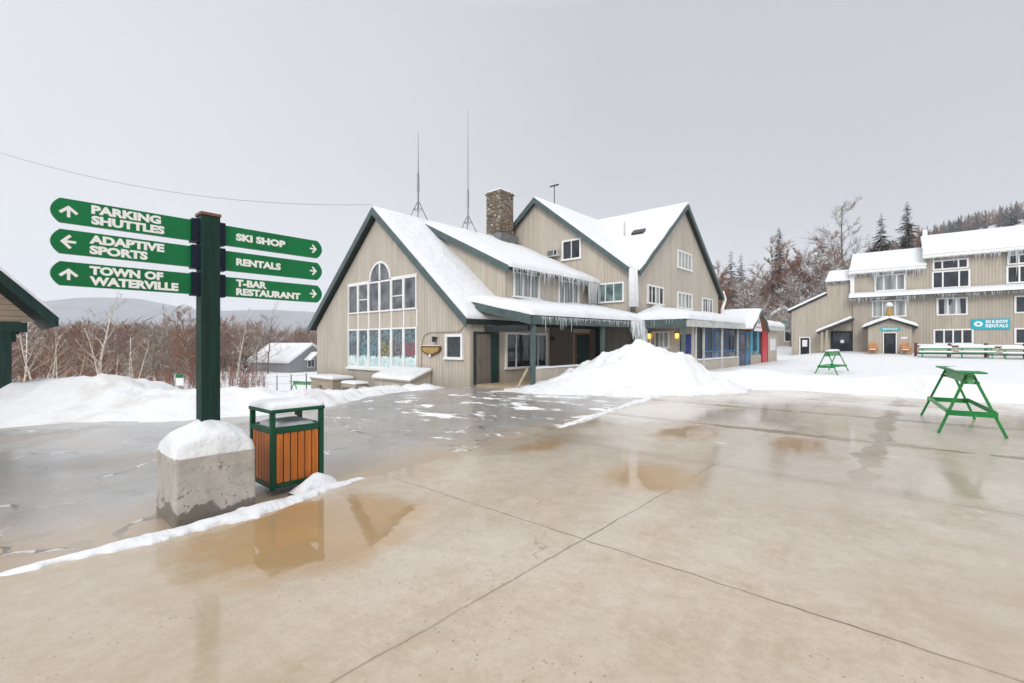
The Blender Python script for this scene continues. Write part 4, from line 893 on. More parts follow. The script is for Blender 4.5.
mb = MB(); mb.box(.06, W_ - .06, .06, D_ - .06, .05, .70); mb.box(.06, W_ - .06, .06, .075, .70, .72); mb.build('liner', 'bin_liner', bn)
snow_slab(MB(), (.08, .08, .703), (W_ - .08, .08, .703), (W_ - .08, D_ - .08, .703), (.08, D_ - .08, .703), .07, .08, rough=.6).build('snow', 'snow', bn, True)

# ------------------------------------------------------------------ sawhorses
def sawhorse(loc, rz, label, Lh=2.58, splay=.92, H_=1.17, snowy=False, rest=.0):
    t = thing('sawhorse', label, 'sawhorse', loc, rz, 'green sawhorses on the plaza')      # local y along the beam
    for yy in (-Lh / 2, Lh / 2):
        for s_ in (-1, 1):
            mb = MB(); mb.beam((s_ * splay / 2, yy * 1.06, 0), (s_ * .045, yy * .93, H_ - .05), .042, .052, up=(0, 1, 0)); mb.build('leg', 'horse_green', t, bevel=.004)
        mb = MB(); zz = .40; e = splay / 2 * (1 - zz / H_) + .05; mb.beam((-e, yy * 1.045, zz), (e, yy * 1.045, zz), .03, .1); mb.build('end_brace', 'horse_green', t)
        mb = MB(); mb.beam((-.13, yy * .95, H_ - .2), (.13, yy * .95, H_ - .2), .03, .05); mb.build('gusset', 'horse_green', t)
    for s_ in (-1, 1):
        mb = MB(); e = splay / 2 * (1 - .43 / H_) + .04; mb.beam((s_ * e, -Lh / 2 * 1.0, .43), (s_ * e, Lh / 2 * 1.0, .43), .025, .08); mb.build('side_brace', 'horse_green' if s_ > 0 else 'horse_pale', t)
    mb = MB(); mb.box(-.045, .045, -Lh / 2 * .98, Lh / 2 * .98, H_ - .22, H_ - .02); mb.build('beam', 'horse_pale', t)
    mb = MB(); mb.box(-.19, .19, -Lh / 2 - .22, Lh / 2 + .22, H_ - .018, H_ + .012); tp = mb.build('top_board', 'horse_green', t)
    snow_slab(MB(), (-.15, -.8, H_ + .013), (.16, -.9, H_ + .013), (.12, .9, H_ + .013), (-.12, .5, H_ + .013), .1 if snowy else .02, .15, rough=.9).build('snow', 'snow', tp, True)
    return t
sawhorse((9.33, 9.83, 0), math.atan2(2.09, 1.51) - math.pi / 2, 'large green sawhorse standing on the bare wet plaza at the right')
sawhorse((15.75, 23.1, T(15.75, 23.1) + .06), math.atan2(.76, .65) - math.pi / 2 - .1, 'smaller-looking green sawhorse half sunk in the snow before the rental building', 2.3, .95, 1.12, True)
sawhorse((-13.7, 31.5, T(-13.7, 31.5) - .1), R(75), 'green sawhorse far off at the left corner of the lodge, beside the tan cabinet', 2.2, .9, 1.05, True)

# ------------------------------------------------------------------ shelter at the left edge
sh = thing('timber_shelter', 'dark green timber shelter with a gabled roof at the left edge', 'shelter', (-13.0 - BX.x * 1.75, 12.0 - BX.y * 1.75, -.35), ang)
HX = 2.75; ez = 2.72; pz = 5.75
for x in (-1.75, 1.75):
    for y in (.3, 4.0):
        mb = MB(); mb.box(x - .16, x + .16, y - .16, y + .16, -.4, 2.36); o = mb.build('post', 'shelter_green', sh, bevel=.01)
        mb = MB(); mb.box(x - .22, x + .22, y - .22, y + .22, 2.14, 2.36 - .003) if False else mb.box(x - .24, x + .24, y - .11, y + .11, 2.1, 2.34); mb.build('bracket', 'shelter_green', o)
mb = MB()
for y in (.3, 4.0): mb.box(-2.2, 2.2, y - .13, y + .13, 2.362, 2.62)
for x in (-1.75, 1.75): mb.box(x - .1, x + .1, .433, 3.867, 2.40, 2.60)
mb.build('beam', 'shelter_green', sh)
mb = MB(); mb.prism([(-2.35, .25, 2.64), (2.35, .25, 2.64), (0, .25, 5.25)], (0, .08, 0)); mb.build('gable_boards', 'shelter_boards', sh)
mb = MB(); mb.prism([(-2.35, 4.05, 2.64), (2.35, 4.05, 2.64), (0, 4.05, 5.25)], (0, .08, 0)); mb.build('gable_boards', 'shelter_boards', sh)
k = (pz - ez) / HX
for s_ in (-1, 1):
    mb = MB(); mb.prism([(0, -.35, pz), (s_ * HX, -.35, ez), (s_ * HX, -.35, ez - .2), (0, -.35, pz - .24)], (0, 5.0, 0)); ro = mb.build('roof', 'shelter_green', sh)
    mb = MB(); mb.prism([(0, -.353, pz), (s_ * HX, -.353, ez), (s_ * (HX - .1), -.353, ez - .2), (0, -.353, pz - .22)], (0, -.05, 0)); mb.build('barge_board', 'shelter_green', ro)
    snow_slab(MB(), (0, -.44, pz), (s_ * HX, -.44, ez), (s_ * HX, 4.6, ez), (0, 4.6, pz), .13, .4).build('snow', 'snow', ro, True)
mb = MB(); mb.box(-1.55, 1.55, 3.96, 4.04, .5, 2.1); mb.build('notice_board', 'shelter_green', sh)

# ------------------------------------------------------------------ RENTAL BUILDING (local x right along its front, y into it)
A2 = Vector((.77263, -.63485, 0)); B2 = Vector((.63485, .77263, 0)); O2 = Vector((32.649, 45, .6)); rz2 = math.atan2(A2.y, A2.x)
rb = thing('rental_building', 'three-storey tan ski rental building with snowy roofs, icicles and white windows', 'building', O2, rz2)
def wallbox(x0, x1, y0, y1, z0, z1, mat='taupe_siding', name='wall'):
    mb = MB(); mb.box(x0, x1, y0, y1, z0, z1); return mb.build(name, mat, rb)
wallbox(0, 5.25, 0, 8.5, -1.5, 8.0); wallbox(5.253, 19, -.02, 8.5, -1.5, 8.95)
def slope_roof(x0, x1, ye, ze, yr, zr, th=.2, sn=.17, name='roof', mat='dark_trim', seed=0, back=True):
    mb = MB(); mb.prism([(x0, ye, ze), (x0, yr, zr), (x0, yr, zr + th), (x0, ye, ze + th)], (x1 - x0, 0, 0)); o = mb.build(name, mat, rb)
    snow_slab(MB(), (x0, ye - .05, ze + th), (x1, ye - .05, ze + th), (x1, yr, zr + th), (x0, yr, zr + th), sn, .45, rough=.15).build('snow', 'snow', o, True)
    if back:
        mb = MB(); mb.prism([(x0, 2 * yr - ye, ze), (x0, yr, zr), (x0, yr, zr + th), (x0, 2 * yr - ye, ze + th)], (x1 - x0, 0, 0)); o2 = mb.build(name, mat, rb)
        snow_slab(MB(), (x0, yr, zr + th), (x1, yr, zr + th), (x1, 2 * yr - ye, ze + th), (x0, 2 * yr - ye, ze + th), sn, .8).build('snow', 'snow', o2, True)
    return o
for x0, x1, zw, zp in ((0, 5.25, 8.003, 10.2), (5.253, 19, 8.953, 11.2)):
    mb = MB(); mb.prism([(x0 + .01, .0, zw), (x0 + .01, 8.5, zw), (x0 + .01, 4.25, zp)], (.2, 0, 0)); mb.build('gable_wall', 'taupe_siding', rb)
ro1 = slope_roof(-.3, 5.3, -.45, 7.82, 4.25, 10.05); ro2 = slope_roof(5.0, 19.3, -.5, 8.72, 4.25, 11.15)
mb = MB(); mb.box(-.3, 5.25, -.5, -.44, 7.72, 8.0); mb.build('fascia', 'white_trim', ro1); mb = MB(); mb.box(5.0, 19.3, -.56, -.5, 8.62, 8.9); mb.build('fascia', 'white_trim', ro2)
icicles(MB(), (-.2, -.5, 7.75), (5.2, -.5, 7.75), 80, .25, 1.0, 12, .055).build('icicle_fringe', 'ice', ro1, True)['kind'] = 'stuff'
icicles(MB(), (5.1, -.55, 8.66), (14, -.55, 8.66), 120, .2, 1.15, 13, .055).build('icicle_fringe', 'ice', ro2, True)['kind'] = 'stuff'
mb = MB(); mb.prism([(-.25, -.85, 5.45), (-.25, .0, 5.85), (-.25, 0, 5.5), (-.25, -.85, 5.3)], (19.2, 0, 0)); sk = mb.build('skirt_roof', 'dark_trim', rb)
snow_slab(MB(), (-.3, -.95, 5.44), (19, -.95, 5.44), (19, -.03, 5.86), (-.3, -.03, 5.86), .2, .4, rough=.15).build('snow', 'snow', sk, True)
icicles(MB(), (-.2, -.88, 5.34), (14, -.88, 5.34), 170, .12, .6, 14, .05).build('icicle_fringe', 'ice', sk, True)['kind'] = 'stuff'
mb = MB(); mb.box(-.2, .12, -.2, .0, 5.3, 8.2); mb.build('corner_board', 'white_trim', rb)
def rw(u0, u1, z0, z1, cols, rows=(), gl='glass', pos=0, **kw): return window(rb, 'f', pos, u0, u1, z0, z1, cols, rows, .12, gl, False, .1, **kw)
rw(1.75, 3.75, 6.1, 7.4, (.28, .74), gl='glass_curtain'); rw(1.55, 3.8, 3.7, 5.05, (.3, .7), gl='glass_pale')
rw(5.8, 7.85, 7.68, 8.3, (.25, .75), pos=-.02); rw(5.75, 7.95, 6.05, 7.35, (.27, .74), pos=-.02)
rw(6.05, 7.8, 3.7, 5.0, (.35, .66), gl='glass_pale', pos=-.02); rw(5.85, 8.15, 1.2, 2.28, (.25, .5, .75), pos=-.02)
rw(10.35, 12.5, 7.68, 8.28, (.25, .75), pos=-.02); rw(10.3, 12.6, 6.15, 7.35, (.27, .74), pos=-.02); rw(10.75, 12.6, 3.7, 4.9, (.35, .66), pos=-.02); rw(10.75, 13, 1.2, 2.28, (.25, .5, .75), pos=-.02)
for u0 in (14.6,): rw(u0, u0 + 2.2, 6.1, 7.4, (.27, .74), pos=-.02); rw(u0, u0 + 2, 3.7, 5, (.35, .66), pos=-.02)
mb = MB(); mb.box(8.11, 10.4, -.1, -.02, 2.33, 3.2); sgn = mb.build('sign_board', 'turquoise', rb)
mb = MB()
for k in range(16):
    a0, a1 = 2 * math.pi * k / 16, 2 * math.pi * (k + 1) / 16
    mb.prism([(8.55 + .27 * math.cos(a0), -.1, 2.78 + .22 * math.sin(a0)), (8.55 + .27 * math.cos(a1), -.1, 2.78 + .22 * math.sin(a1)), (8.55 + .12 * math.cos(a1), -.1, 2.78 + .09 * math.sin(a1)), (8.55 + .12 * math.cos(a0), -.1, 2.78 + .09 * math.sin(a0))], (0, -.015, 0))
mb.build('emblem', 'sign_white', sgn)
text_obj('lettering', 'SKI & SNOW', 1.3, .28, 'sign_white', sgn, lambda x, y, n: (8.98 + x, -.102 - n, 2.82 + y), .03, .012)
text_obj('lettering', 'RENTALS', 1.3, .28, 'sign_white', sgn, lambda x, y, n: (8.98 + x, -.102 - n, 2.47 + y), .03, .012)
mb = MB(); mb.box(5.15, 5.5, 4.35, 4.7, 10.2, 12.05); mb.build('flue', 'poster_white', rb)
# tower and lean-to wing at the left
wallbox(-2.1, -.003, .3, 3.5, -1.5, 7.15); tr = slope_roof(-2.25, -.05, .0, 7.1, 3.0, 8.3, .12, .35, back=False)
icicles(MB(), (-2.2, .0, 7.15), (-.1, .0, 7.15), 40, .12, .45, 15, .05).build('icicle_fringe', 'ice', tr, True)['kind'] = 'stuff'
mb = MB(); mb.prism([(-5.16, .33, -1.5), (-2.103, .33, -1.5), (-2.103, .33, 5.95), (-5.16, .33, 4.45)], (0, 5, 0)); mb.build('wall', 'taupe_siding', rb)
mb = MB(); mb.prism([(-5.45, .1, 4.33), (-2.103, .1, 5.98), (-2.103, .1, 6.12), (-5.45, .1, 4.47)], (0, 5.4, 0)); lw = mb.build('roof', 'dark_trim', rb)
snow_slab(MB(), (-5.5, .05, 4.47), (-2.11, .05, 6.12), (-2.11, 5.5, 6.12), (-5.5, 5.5, 4.47), .24, .4).build('snow', 'snow', lw, True)
d = door(rb, 'f', .33, -4.37, -3.6, -.2, 1.72, 'door_dark', 'white_trim', .1, 'glass_grey', True)
mb = MB(); mb.box(-4.2, -3.78, .24, .262, .85, 1.5); mb.build('notice', 'poster_white', d)
mb = MB(); mb.prism([(-2.75, -1.6, 2.1), (.1, -1.6, 3.4), (.1, -1.6, 3.54), (-2.75, -1.6, 2.24)], (0, 1.9, 0)); pr = mb.build('porch_roof', 'soffit', rb)
snow_slab(MB(), (-2.85, -1.66, 2.24), (.02, -1.66, 3.54), (.02, .25, 3.54), (-2.85, .25, 2.24), .24, .35).build('snow', 'snow', pr, True)
for x in (-2.35, -1.95): mb = MB(); mb.box(x - .09, x + .09, -1.5, -1.32, -.3, 2.26 + .45 * (x + 2.45)); mb.build('porch_post', 'tan_box', rb)
d = door(rb, 'f', .3, -1.75, -.12, .1, 2.3, 'door_dark', 'dark_trim', .06, 'glass', True)
mb = MB(); mb.box(-1.0, -.72, .2, .22, 1.2, 1.5); mb.build('notice', 'poster_white', d)
mb = MB(); mb.box(-2.2, .2, -1.3, .29, -.3, .09); mb.build('step', 'wood_plank', rb)
# gabled entry vestibule
gable_wall(rb, 1.22, 4.27, -2.0, -.6, 2.6, 3.25, .15, 'taupe_siding')
mb = MB(); mb.box(1.22, 1.37, -1.847, -.003, -.6, 2.6); mb.box(4.12, 4.27, -1.847, -.003, -.6, 2.6); mb.build('wall', 'taupe_siding', rb)
for s_ in (-1, 1):
    mb = MB(); p = [(2.745, -2.35, 3.4), (2.745 + s_ * 1.9, -2.35, 2.6), (2.745 + s_ * 1.9, -2.35, 2.48), (2.745, -2.35, 3.25)]; mb.prism(p, (0, 2.34, 0)); vr = mb.build('vestibule_roof', 'dark_trim', rb)
    snow_slab(MB(), (2.745, -2.4, 3.4), (2.745 + s_ * 1.95, -2.4, 2.59), (2.745 + s_ * 1.95, -.02, 2.59), (2.745, -.02, 3.4), .3, .3).build('snow', 'snow', vr, True)
d = door(rb, 'f', -2.0, 2.36, 3.18, .02, 2.06, 'door_dark', 'white_trim', .07, 'glass', True)
mb = MB(); mb.box(2.08, 3.5, -2.06, -2.003, 2.3, 2.58); ds = mb.build('door_sign', 'sign_teal', rb)
text_obj('lettering', 'RENTALS', 1.0, .14, 'sign_white', ds, lambda x, y, n: (2.28 + x, -2.062 - n, 2.37 + y), .02, .008)
mb = MB(); mb.box(3.55, 3.95, -2.03, -2.003, 1.55, 1.72); mb.build('notice', 'poster_white', rb)
mb = MB(); mb.box(2.1, 3.5, -2.6, -2.004, -.4, .015); mb.build('step', 'stair_wood', rb)
t = thing('roof_figure', 'small tan bell-shaped ornament with a snow cap on the vestibule ridge', 'ornament', rb.matrix_world @ Vector((2.745, -1.9, 3.6)) if False else O2 + A2 * 2.745 + B2 * -1.9 + Vector((0, 0, 3.6)), rz2)
mb = MB(); mb.tube([(0, 0, 0), (0, 0, .1), (0, 0, .55), (0, 0, .8)], [.3, .32, .2, .16], 12); mb.build('body', 'gold_paint', t, True); mb = MB(); mb.tube([(0, 0, .8), (0, 0, .9), (0, 0, 1.1), (0, 0, 1.22)], [.2, .27, .22, .05], 12); mb.build('snow_cap', 'snow', t, True)
def at2(x, y, z=0): return O2 + A2 * x + B2 * y + Vector((0, 0, z))
def gsnow(x, y): return max(field(x, y), T(x, y))
def chair(x, y, label):
    p = at2(x, y); t = thing('wooden_chair', label, 'chair', (p.x, p.y, gsnow(p.x, p.y) - .05), rz2, 'orange wooden chairs by the rental door')
    for s_ in (-1, 1):
        for yy, hh in ((-.3, .55), (.25, .55)): mb = MB(); mb.box(s_ * .3 - .03, s_ * .3 + .03, yy - .03, yy + .03, 0, hh); mb.build('leg', 'orange_wood', t)
        mb = MB(); mb.box(s_ * .3 - .07, s_ * .3 + .07, -.38, .3, .553, .585); mb.build('arm', 'orange_wood', t)
    mb = MB(); mb.prism([(-.26, -.36, .4), (-.26, .25, .3), (-.26, .25, .33), (-.26, -.36, .43)], (.52, 0, 0)); se = mb.build('seat', 'orange_wood', t)
    snow_slab(MB(), (-.25, -.34, .43), (.25, -.34, .43), (.25, .18, .345), (-.25, .18, .345), .1, .1).build('snow', 'snow', se, True)
    mb = MB()
    for k in range(5): a = -.22 + k * .11; mb.prism([(a - .045, .2, .3), (a + .045, .2, .3), (a + .045, .42, 1.12 - abs(k - 2) * .05), (a - .045, .42, 1.12 - abs(k - 2) * .05)], (0, .025, 0))
    mb.build('backrest', 'orange_wood', t)
chair(1.62, -2.75, 'orange slatted wooden chair left of the vestibule door'); chair(3.85, -2.75, 'orange slatted wooden chair right of the vestibule door')
# rail fence and snow-laden green tables in front of the right wing
p = at2(4.45, -4.6); fz = field(p.x, p.y)
fe = thing('rail_fence', 'low dark red rail fence in the snow before the rental building windows', 'fence', at2(4.45, -4.4) - Vector((0, 0, .6)), rz2)
for k in range(6):
    p = at2(4.45 + k * 2.05, -4.4); z = gsnow(p.x, p.y); mb = MB(); mb.box(k * 2.05 - .09, k * 2.05 + .09, -.09, .09, z - .3, z + 1.1); mb.build('post', 'rail_red', fe)
for k in range(5):
    z = gsnow(*at2(5.5 + k * 2.05, -4.4)[:2]); mb = MB(); mb.box(k * 2.05 + .092, (k + 1) * 2.05 - .092, -.05, .05, z + .78, z + .9); mb.box(k * 2.05 + .092, (k + 1) * 2.05 - .092, -.05, .05, z + .2, z + .3); o = mb.build('rail', 'rail_red', fe)
    snow_slab(MB(), (k * 2.05 + .1, -.07, z + .9), ((k + 1) * 2.05 - .1, -.07, z + .9), ((k + 1) * 2.05 - .1, .07, z + .9), (k * 2.05 + .1, .07, z + .9), .13, .3).build('snow', 'snow', o, True)
for k, lab in enumerate(('green picnic table under snow, nearest the vestibule', 'green picnic table under snow, middle one along the red rail fence', 'green picnic table under snow, farthest right along the red rail fence')):
    p = at2(5.6 + k * 2.3, -5.6); t = thing('picnic_table', lab, 'picnic table', (p.x, p.y, gsnow(p.x, p.y) - .02), rz2, 'picnic tables at the rental building')
    mb = MB(); mb.box(-1.02, 1.02, -.38, .38, .72, .79); tp = mb.build('tabletop', 'bench_green', t)
    snow_slab(MB(), (-1.0, -.36, .79), (1.0, -.36, .79), (1.0, .36, .79), (-1.0, .36, .79), .2, .25).build('snow', 'snow', tp, True)
    for s_ in (-1, 1):
        mb = MB(); mb.box(-1.02, 1.02, s_ * .78 - .13, s_ * .78 + .13, .42, .47); be = mb.build('bench', 'bench_green', t)
        snow_slab(MB(), (-1.0, s_ * .78 - .12, .47), (1.0, s_ * .78 - .12, .47), (1.0, s_ * .78 + .12, .47), (-1.0, s_ * .78 + .12, .47), .1, .25).build('snow', 'snow', be, True)
        mb = MB(); mb.beam((s_ * .8, -.75, 0), (s_ * .8, -.2, .715), .05, .09); mb.beam((s_ * .8 - .06 * s_, .75, 0), (s_ * .8 - .06 * s_, .2, .715), .05, .09); mb.box(s_ * .8 + .03, s_ * .8 + .07, -.85, .85, .36, .42); mb.build('trestle', 'bench_green', t)
# small white utility stand and plank by the porch
t = thing('side_table', 'small white slatted table with snow on the porch beside the green corner post', 'table', AB(-4.35, 10.35, .15), rz1)
mb = MB(); mb.box(-.4, .4, -.3, .3, .78, .83); tp = mb.build('tabletop', 'white_trim', t); snow_slab(MB(), (-.38, -.28, .83), (.38, -.28, .83), (.38, .28, .83), (-.38, .28, .83), .07, .15).build('snow', 'snow', tp, True)
for x in (-.36, .36):
    for y in (-.26, .26): mb = MB(); mb.box(x - .03, x + .03, y - .03, y + .03, 0, .777); mb.build('leg', 'white_trim', t)
mb = MB(); p, q = AB(-2.2, .35, 0), AB(-2.35, .8, .75); mb.beam(p, q, .12, .04); tag(mb.build('wood_plank', 'wood_plank'), 'pale wooden plank leaning against the first porch post', 'plank')

# small buildings in the distance
def cottage(name, label, loc, rz, wx, dy, he, hp, wall='house_grey', sign=None, over=.4):
    t = thing(name, label, 'house', loc, rz)
    gable_wall(t, -wx / 2, wx / 2, 0, -2, he, hp - .15, .2, wall); mb = MB(); mb.box(-wx / 2, -wx / 2 + .2, .203, dy, -2, he); mb.box(wx / 2 - .2, wx / 2, .203, dy, -2, he); mb.box(-wx / 2 + .2, wx / 2 - .2, dy - .2, dy, -2, he); mb.build('wall', wall, t)
    k = (hp - he) / (wx / 2)
    for s_ in (-1, 1):
        x1 = s_ * (wx / 2 + over); z1 = hp - k * (wx / 2 + over); mb = MB(); mb.prism([(0, -over, hp), (x1, -over, z1), (x1, -over, z1 - .15), (0, -over, hp - .15)], (0, dy + over * 2, 0)); o = mb.build('roof', 'white_trim', t)
        snow_slab(MB(), (0, -over, hp), (x1, -over, z1), (x1, dy + over, z1), (0, dy + over, hp), .3, .7).build('snow', 'snow', o, True)
    return t
hs = cottage('distant_house', 'grey house with snowy roofs beyond the lodge, at the left corner of the lodge', (-32.5, 76, T(-32.5, 76) + .2), R(62), 8, 10, 1.6, 4.2, 'house_grey')
window(hs, 'f', 0, -.6, .6, .5, 1.6, (.5,), (), .1, 'glass', False); window(hs, 'f', 0, 2.0, 2.9, .3, 1.4, (.5,), (), .1, 'glass', False)
mb = MB(); mb.prism([(-1.2, -1.6, 1.75), (1.2, -1.6, 1.75), (0, -1.6, 2.75)], (0, 1.5, 0)); o = mb.build('porch_gable', 'house_grey', hs)
for s_ in (-1, 1): snow_slab(MB(), (0, -1.7, 2.8), (s_ * 1.45, -1.7, 1.6), (s_ * 1.45, -.1, 1.6), (0, -.1, 2.8), .22, .4).build('snow', 'snow', o, True)
h2 = cottage('ticket_house', 'small tan gabled hut with a turquoise sign seen between the lodge and the rental building', (35.5, 61.5, 1.1), R(-28), 5.2, 6, 3.6, 5.4, 'taupe_siding')
mb = MB(); mb.box(-1.9, 1.9, -.1, -.003, 2.75, 3.5); mb.build('sign_board', 'sign_teal', h2); window(h2, 'f', 0, -2.1, -.9, 1.0, 2.2, (.5,), (), .1, 'glass', False); window(h2, 'f', 0, .2, 2.0, 1.0, 2.2, (.33, .66), (), .1, 'glass', False)
# marker sign and wire fence left of the lodge
t = thing('trail_sign', 'small white and green marker sign on a thin post beyond the snow bank', 'sign', (-24.0, 34, T(-24, 34) - .2)); mb = MB(); mb.tube([(0, 0, 0), (0, 0, 2.0)], .035, 6); mb.build('post', 'metal_grey', t); mb = MB(); mb.box(-.28, .28, -.06, -.036, 1.3, 2.1); pn = mb.build('panel', 'sign_white', t); mb = MB(); mb.box(-.28, .28, -.075, -.062, 1.85, 2.1); mb.build('band', 'sign_green', pn)
wf = thing('wire_fence', 'wire fence with thin steel posts along the road left of the lodge', 'fence', (-24, 36, T(-24, 36)))
fp = [(-22.6 + k * 1.55, 37.6 - k * 1.2) for k in range(7)]
for x, y in fp: mb = MB(); mb.tube([(x + 24, y - 36, T(x, y) - T(-24, 36) - .3), (x + 24, y - 36, T(x, y) - T(-24, 36) + 1.5)], .035, 6); mb.build('post', 'metal_grey', wf)
mb = MB()
for hgt in (.4, .9, 1.4): mb.tube([(x + 24, y - 36, T(x, y) - T(-24, 36) + hgt) for x, y in fp], .008, 4)
mb.build('wires', 'metal_grey', wf)

# ================================================================== TREES
def ribbon(mb, p, q, w0, w1, mi, rn):
    d = (q - p); a = Vector((rn.uniform(-1, 1), rn.uniform(-1, 1), rn.uniform(-1, 1))).cross(d)
    if a.length < 1e-5: return
    a.normalize(); mb.add([p - a * w0, p + a * w0, q + a * w1, q - a * w1], [(0, 1, 2, 3)], mi)
def bare_tree(name, H_, seed, trunk_mat, twig_mat, spread=.33, stems=1, n1=11, n2=6, n3=8, tw=.016, lean=.05, lo=.28, rtr=.017, lift=(.5, 1.0)):
    """trunk and limbs as one mesh, fine twigs (the crown) as another; returns the root empty"""
    rn = random.Random(seed); tb = MB(); cb = MB()
    def curve(p, d, Ln, n, bend):
        pts = [p]; d = d.normalized()
        for i in range(n):
            d = (d + Vector((rn.uniform(-bend, bend), rn.uniform(-bend, bend), rn.uniform(-bend * .5, bend * .8)))).normalized(); pts.append(pts[-1] + d * Ln / n)
        return pts, d
    for s_ in range(stems):
        az = rn.uniform(0, 6.28); ln = lean if stems == 1 else rn.uniform(.12, .5)
        hh = H_ * (1 if s_ == 0 else rn.uniform(.65, .95)); tr, _ = curve(Vector((.12 * s_ * math.cos(az), .12 * s_ * math.sin(az), -.4)), Vector((math.cos(az) * ln, math.sin(az) * ln, 1)), hh + .4, 9, .07)
        r0 = hh * rtr * (1 if stems == 1 else .75); tb.tube(tr, [r0 * (1 - .9 * i / 9) + .008 for i in range(10)], 6, 0)
        for i in range(n1):
            t = lo + (.98 - lo) * (i + rn.random()) / n1; k = min(8, int(t * 9)); p = tr[k].lerp(tr[k + 1], t * 9 - k)
            az2 = rn.uniform(0, 6.28); up = rn.uniform(*lift); d = Vector((math.cos(az2), math.sin(az2), up)); l1 = hh * spread * (1.15 - .75 * t) * rn.uniform(.75, 1.25)
            br, d1 = curve(p, d, l1, 4, .22); r1 = max(.014, r0 * (1 - .85 * t) * .5); tb.tube(br, [r1, r1 * .75, r1 * .5, r1 * .3, r1 * .15], 4, 0, False)
            for j in range(n2):
                t2 = .25 + .75 * (j + rn.random()) / n2; k2 = min(3, int(t2 * 4)); p2 = br[k2].lerp(br[k2 + 1], min(1, t2 * 4 - k2))
                dd = (d1 + Vector((rn.uniform(-1, 1), rn.uniform(-1, 1), rn.uniform(-.3, .9)))).normalized(); l2 = l1 * rn.uniform(.25, .55); p3 = p2 + dd * l2
                mid = p2.lerp(p3, .5) + Vector((rn.uniform(-.1, .1), rn.uniform(-.1, .1), rn.uniform(-.02, .12))) * l2
                ribbon(cb, p2, mid, tw * 1.5, tw * 1.2, 0, rn); ribbon(cb, mid, p3, tw * 1.2, tw * .6, 0, rn)
                for m_ in range(n3):
                    q0 = p2.lerp(mid, rn.random()) if rn.random() < .4 else mid.lerp(p3, rn.random()); e = (dd * .7 + Vector((rn.uniform(-1, 1), rn.uniform(-1, 1), rn.uniform(-.4, .9)))).normalized()
                    ribbon(cb, q0, q0 + e * l2 * rn.uniform(.3, .7), tw * .8, tw * .35, 0, rn)
    t = bpy.data.objects.new(name, None); t.empty_display_size = .3
    return t, tb, cb, trunk_mat, twig_mat
def realise(tr, label, group, loc, rz, s_, cat='tree'):
    t, tb, cb, tm, cm = tr; COL.objects.link(t); tag(t, label, cat, group); t.location = loc; t.rotation_euler = (0, 0, rz); t.scale = (s_, s_, s_)
    tb.build('trunk', tm, t, True, fix=False); cb.build('crown', cm, t, fix=False); return t
def tree_copy(src, loc, rz, s_, label=None, group=None):
    o = src.copy(); COL.objects.link(o); o.location = loc; o.rotation_euler = (0, 0, rz); o.scale = (s_, s_, s_ * random.uniform(.9, 1.12))
    if label: o['label'] = label
    if group: o['group'] = group
    for ch in list(src.children): c = ch.copy(); COL.objects.link(c); c.parent = o
    return o
def spruce(name, H_, seed, wid=.22, mat='needles', dens=1.0, bare=.08):
    rn = random.Random(seed); tb = MB(); cb = MB(); tb.tube([(0, 0, -.5), (0, 0, H_ * .5), (0, 0, H_)], [H_ * .014, H_ * .009, .01], 6)
    n = int(H_ * 3.0 * dens)
    for i in range(n):
        t = bare + (1 - bare) * (i / n) ** .95; z = H_ * t; Lb = H_ * wid * (1.02 - t) ** .85 * rn.uniform(.55, 1.2) + .12
        for k in range(7):
            az = rn.uniform(0, 6.28); d = Vector((math.cos(az), math.sin(az), 0)); sd_ = Vector((-d.y, d.x, 0)); l = Lb * rn.uniform(.6, 1.15); dr = rn.uniform(.12, .42)
            p0 = Vector((0, 0, z)); m_ = 4
            for j in range(m_):
                a0, a1 = j / m_, (j + 1) / m_; q0 = p0 + d * l * a0 + Vector((0, 0, -l * dr * a0 ** 1.3 + .1 * l * a0)); q1 = p0 + d * l * a1 + Vector((0, 0, -l * dr * a1 ** 1.3 + .1 * l * a1)); w_ = l * .34 * (1 - a0 * .6) * rn.uniform(.6, 1.2)
                for sg_ in (-1, 1):
                    e = sd_ * sg_ * w_ + d * w_ * .7 + Vector((0, 0, -w_ * rn.uniform(.1, .8))); cb.add([q0, q1, q1.lerp(q0, .3) + e], [(0, 1, 2)])
                    e = sd_ * sg_ * w_ * .7 + d * w_ * .9 + Vector((0, 0, w_ * rn.uniform(-.5, .3))); cb.add([q0.lerp(q1, .5), q1, q1 + e * .8], [(0, 1, 2)])
    t = bpy.data.objects.new(name, None); t.empty_display_size = .3
    return t, tb, cb, 'bark_grey', mat
def px(x_, d): return ((x_ - 512) / 470 * d, d)
def ground_at(x, y): return gz(x, y) - .1

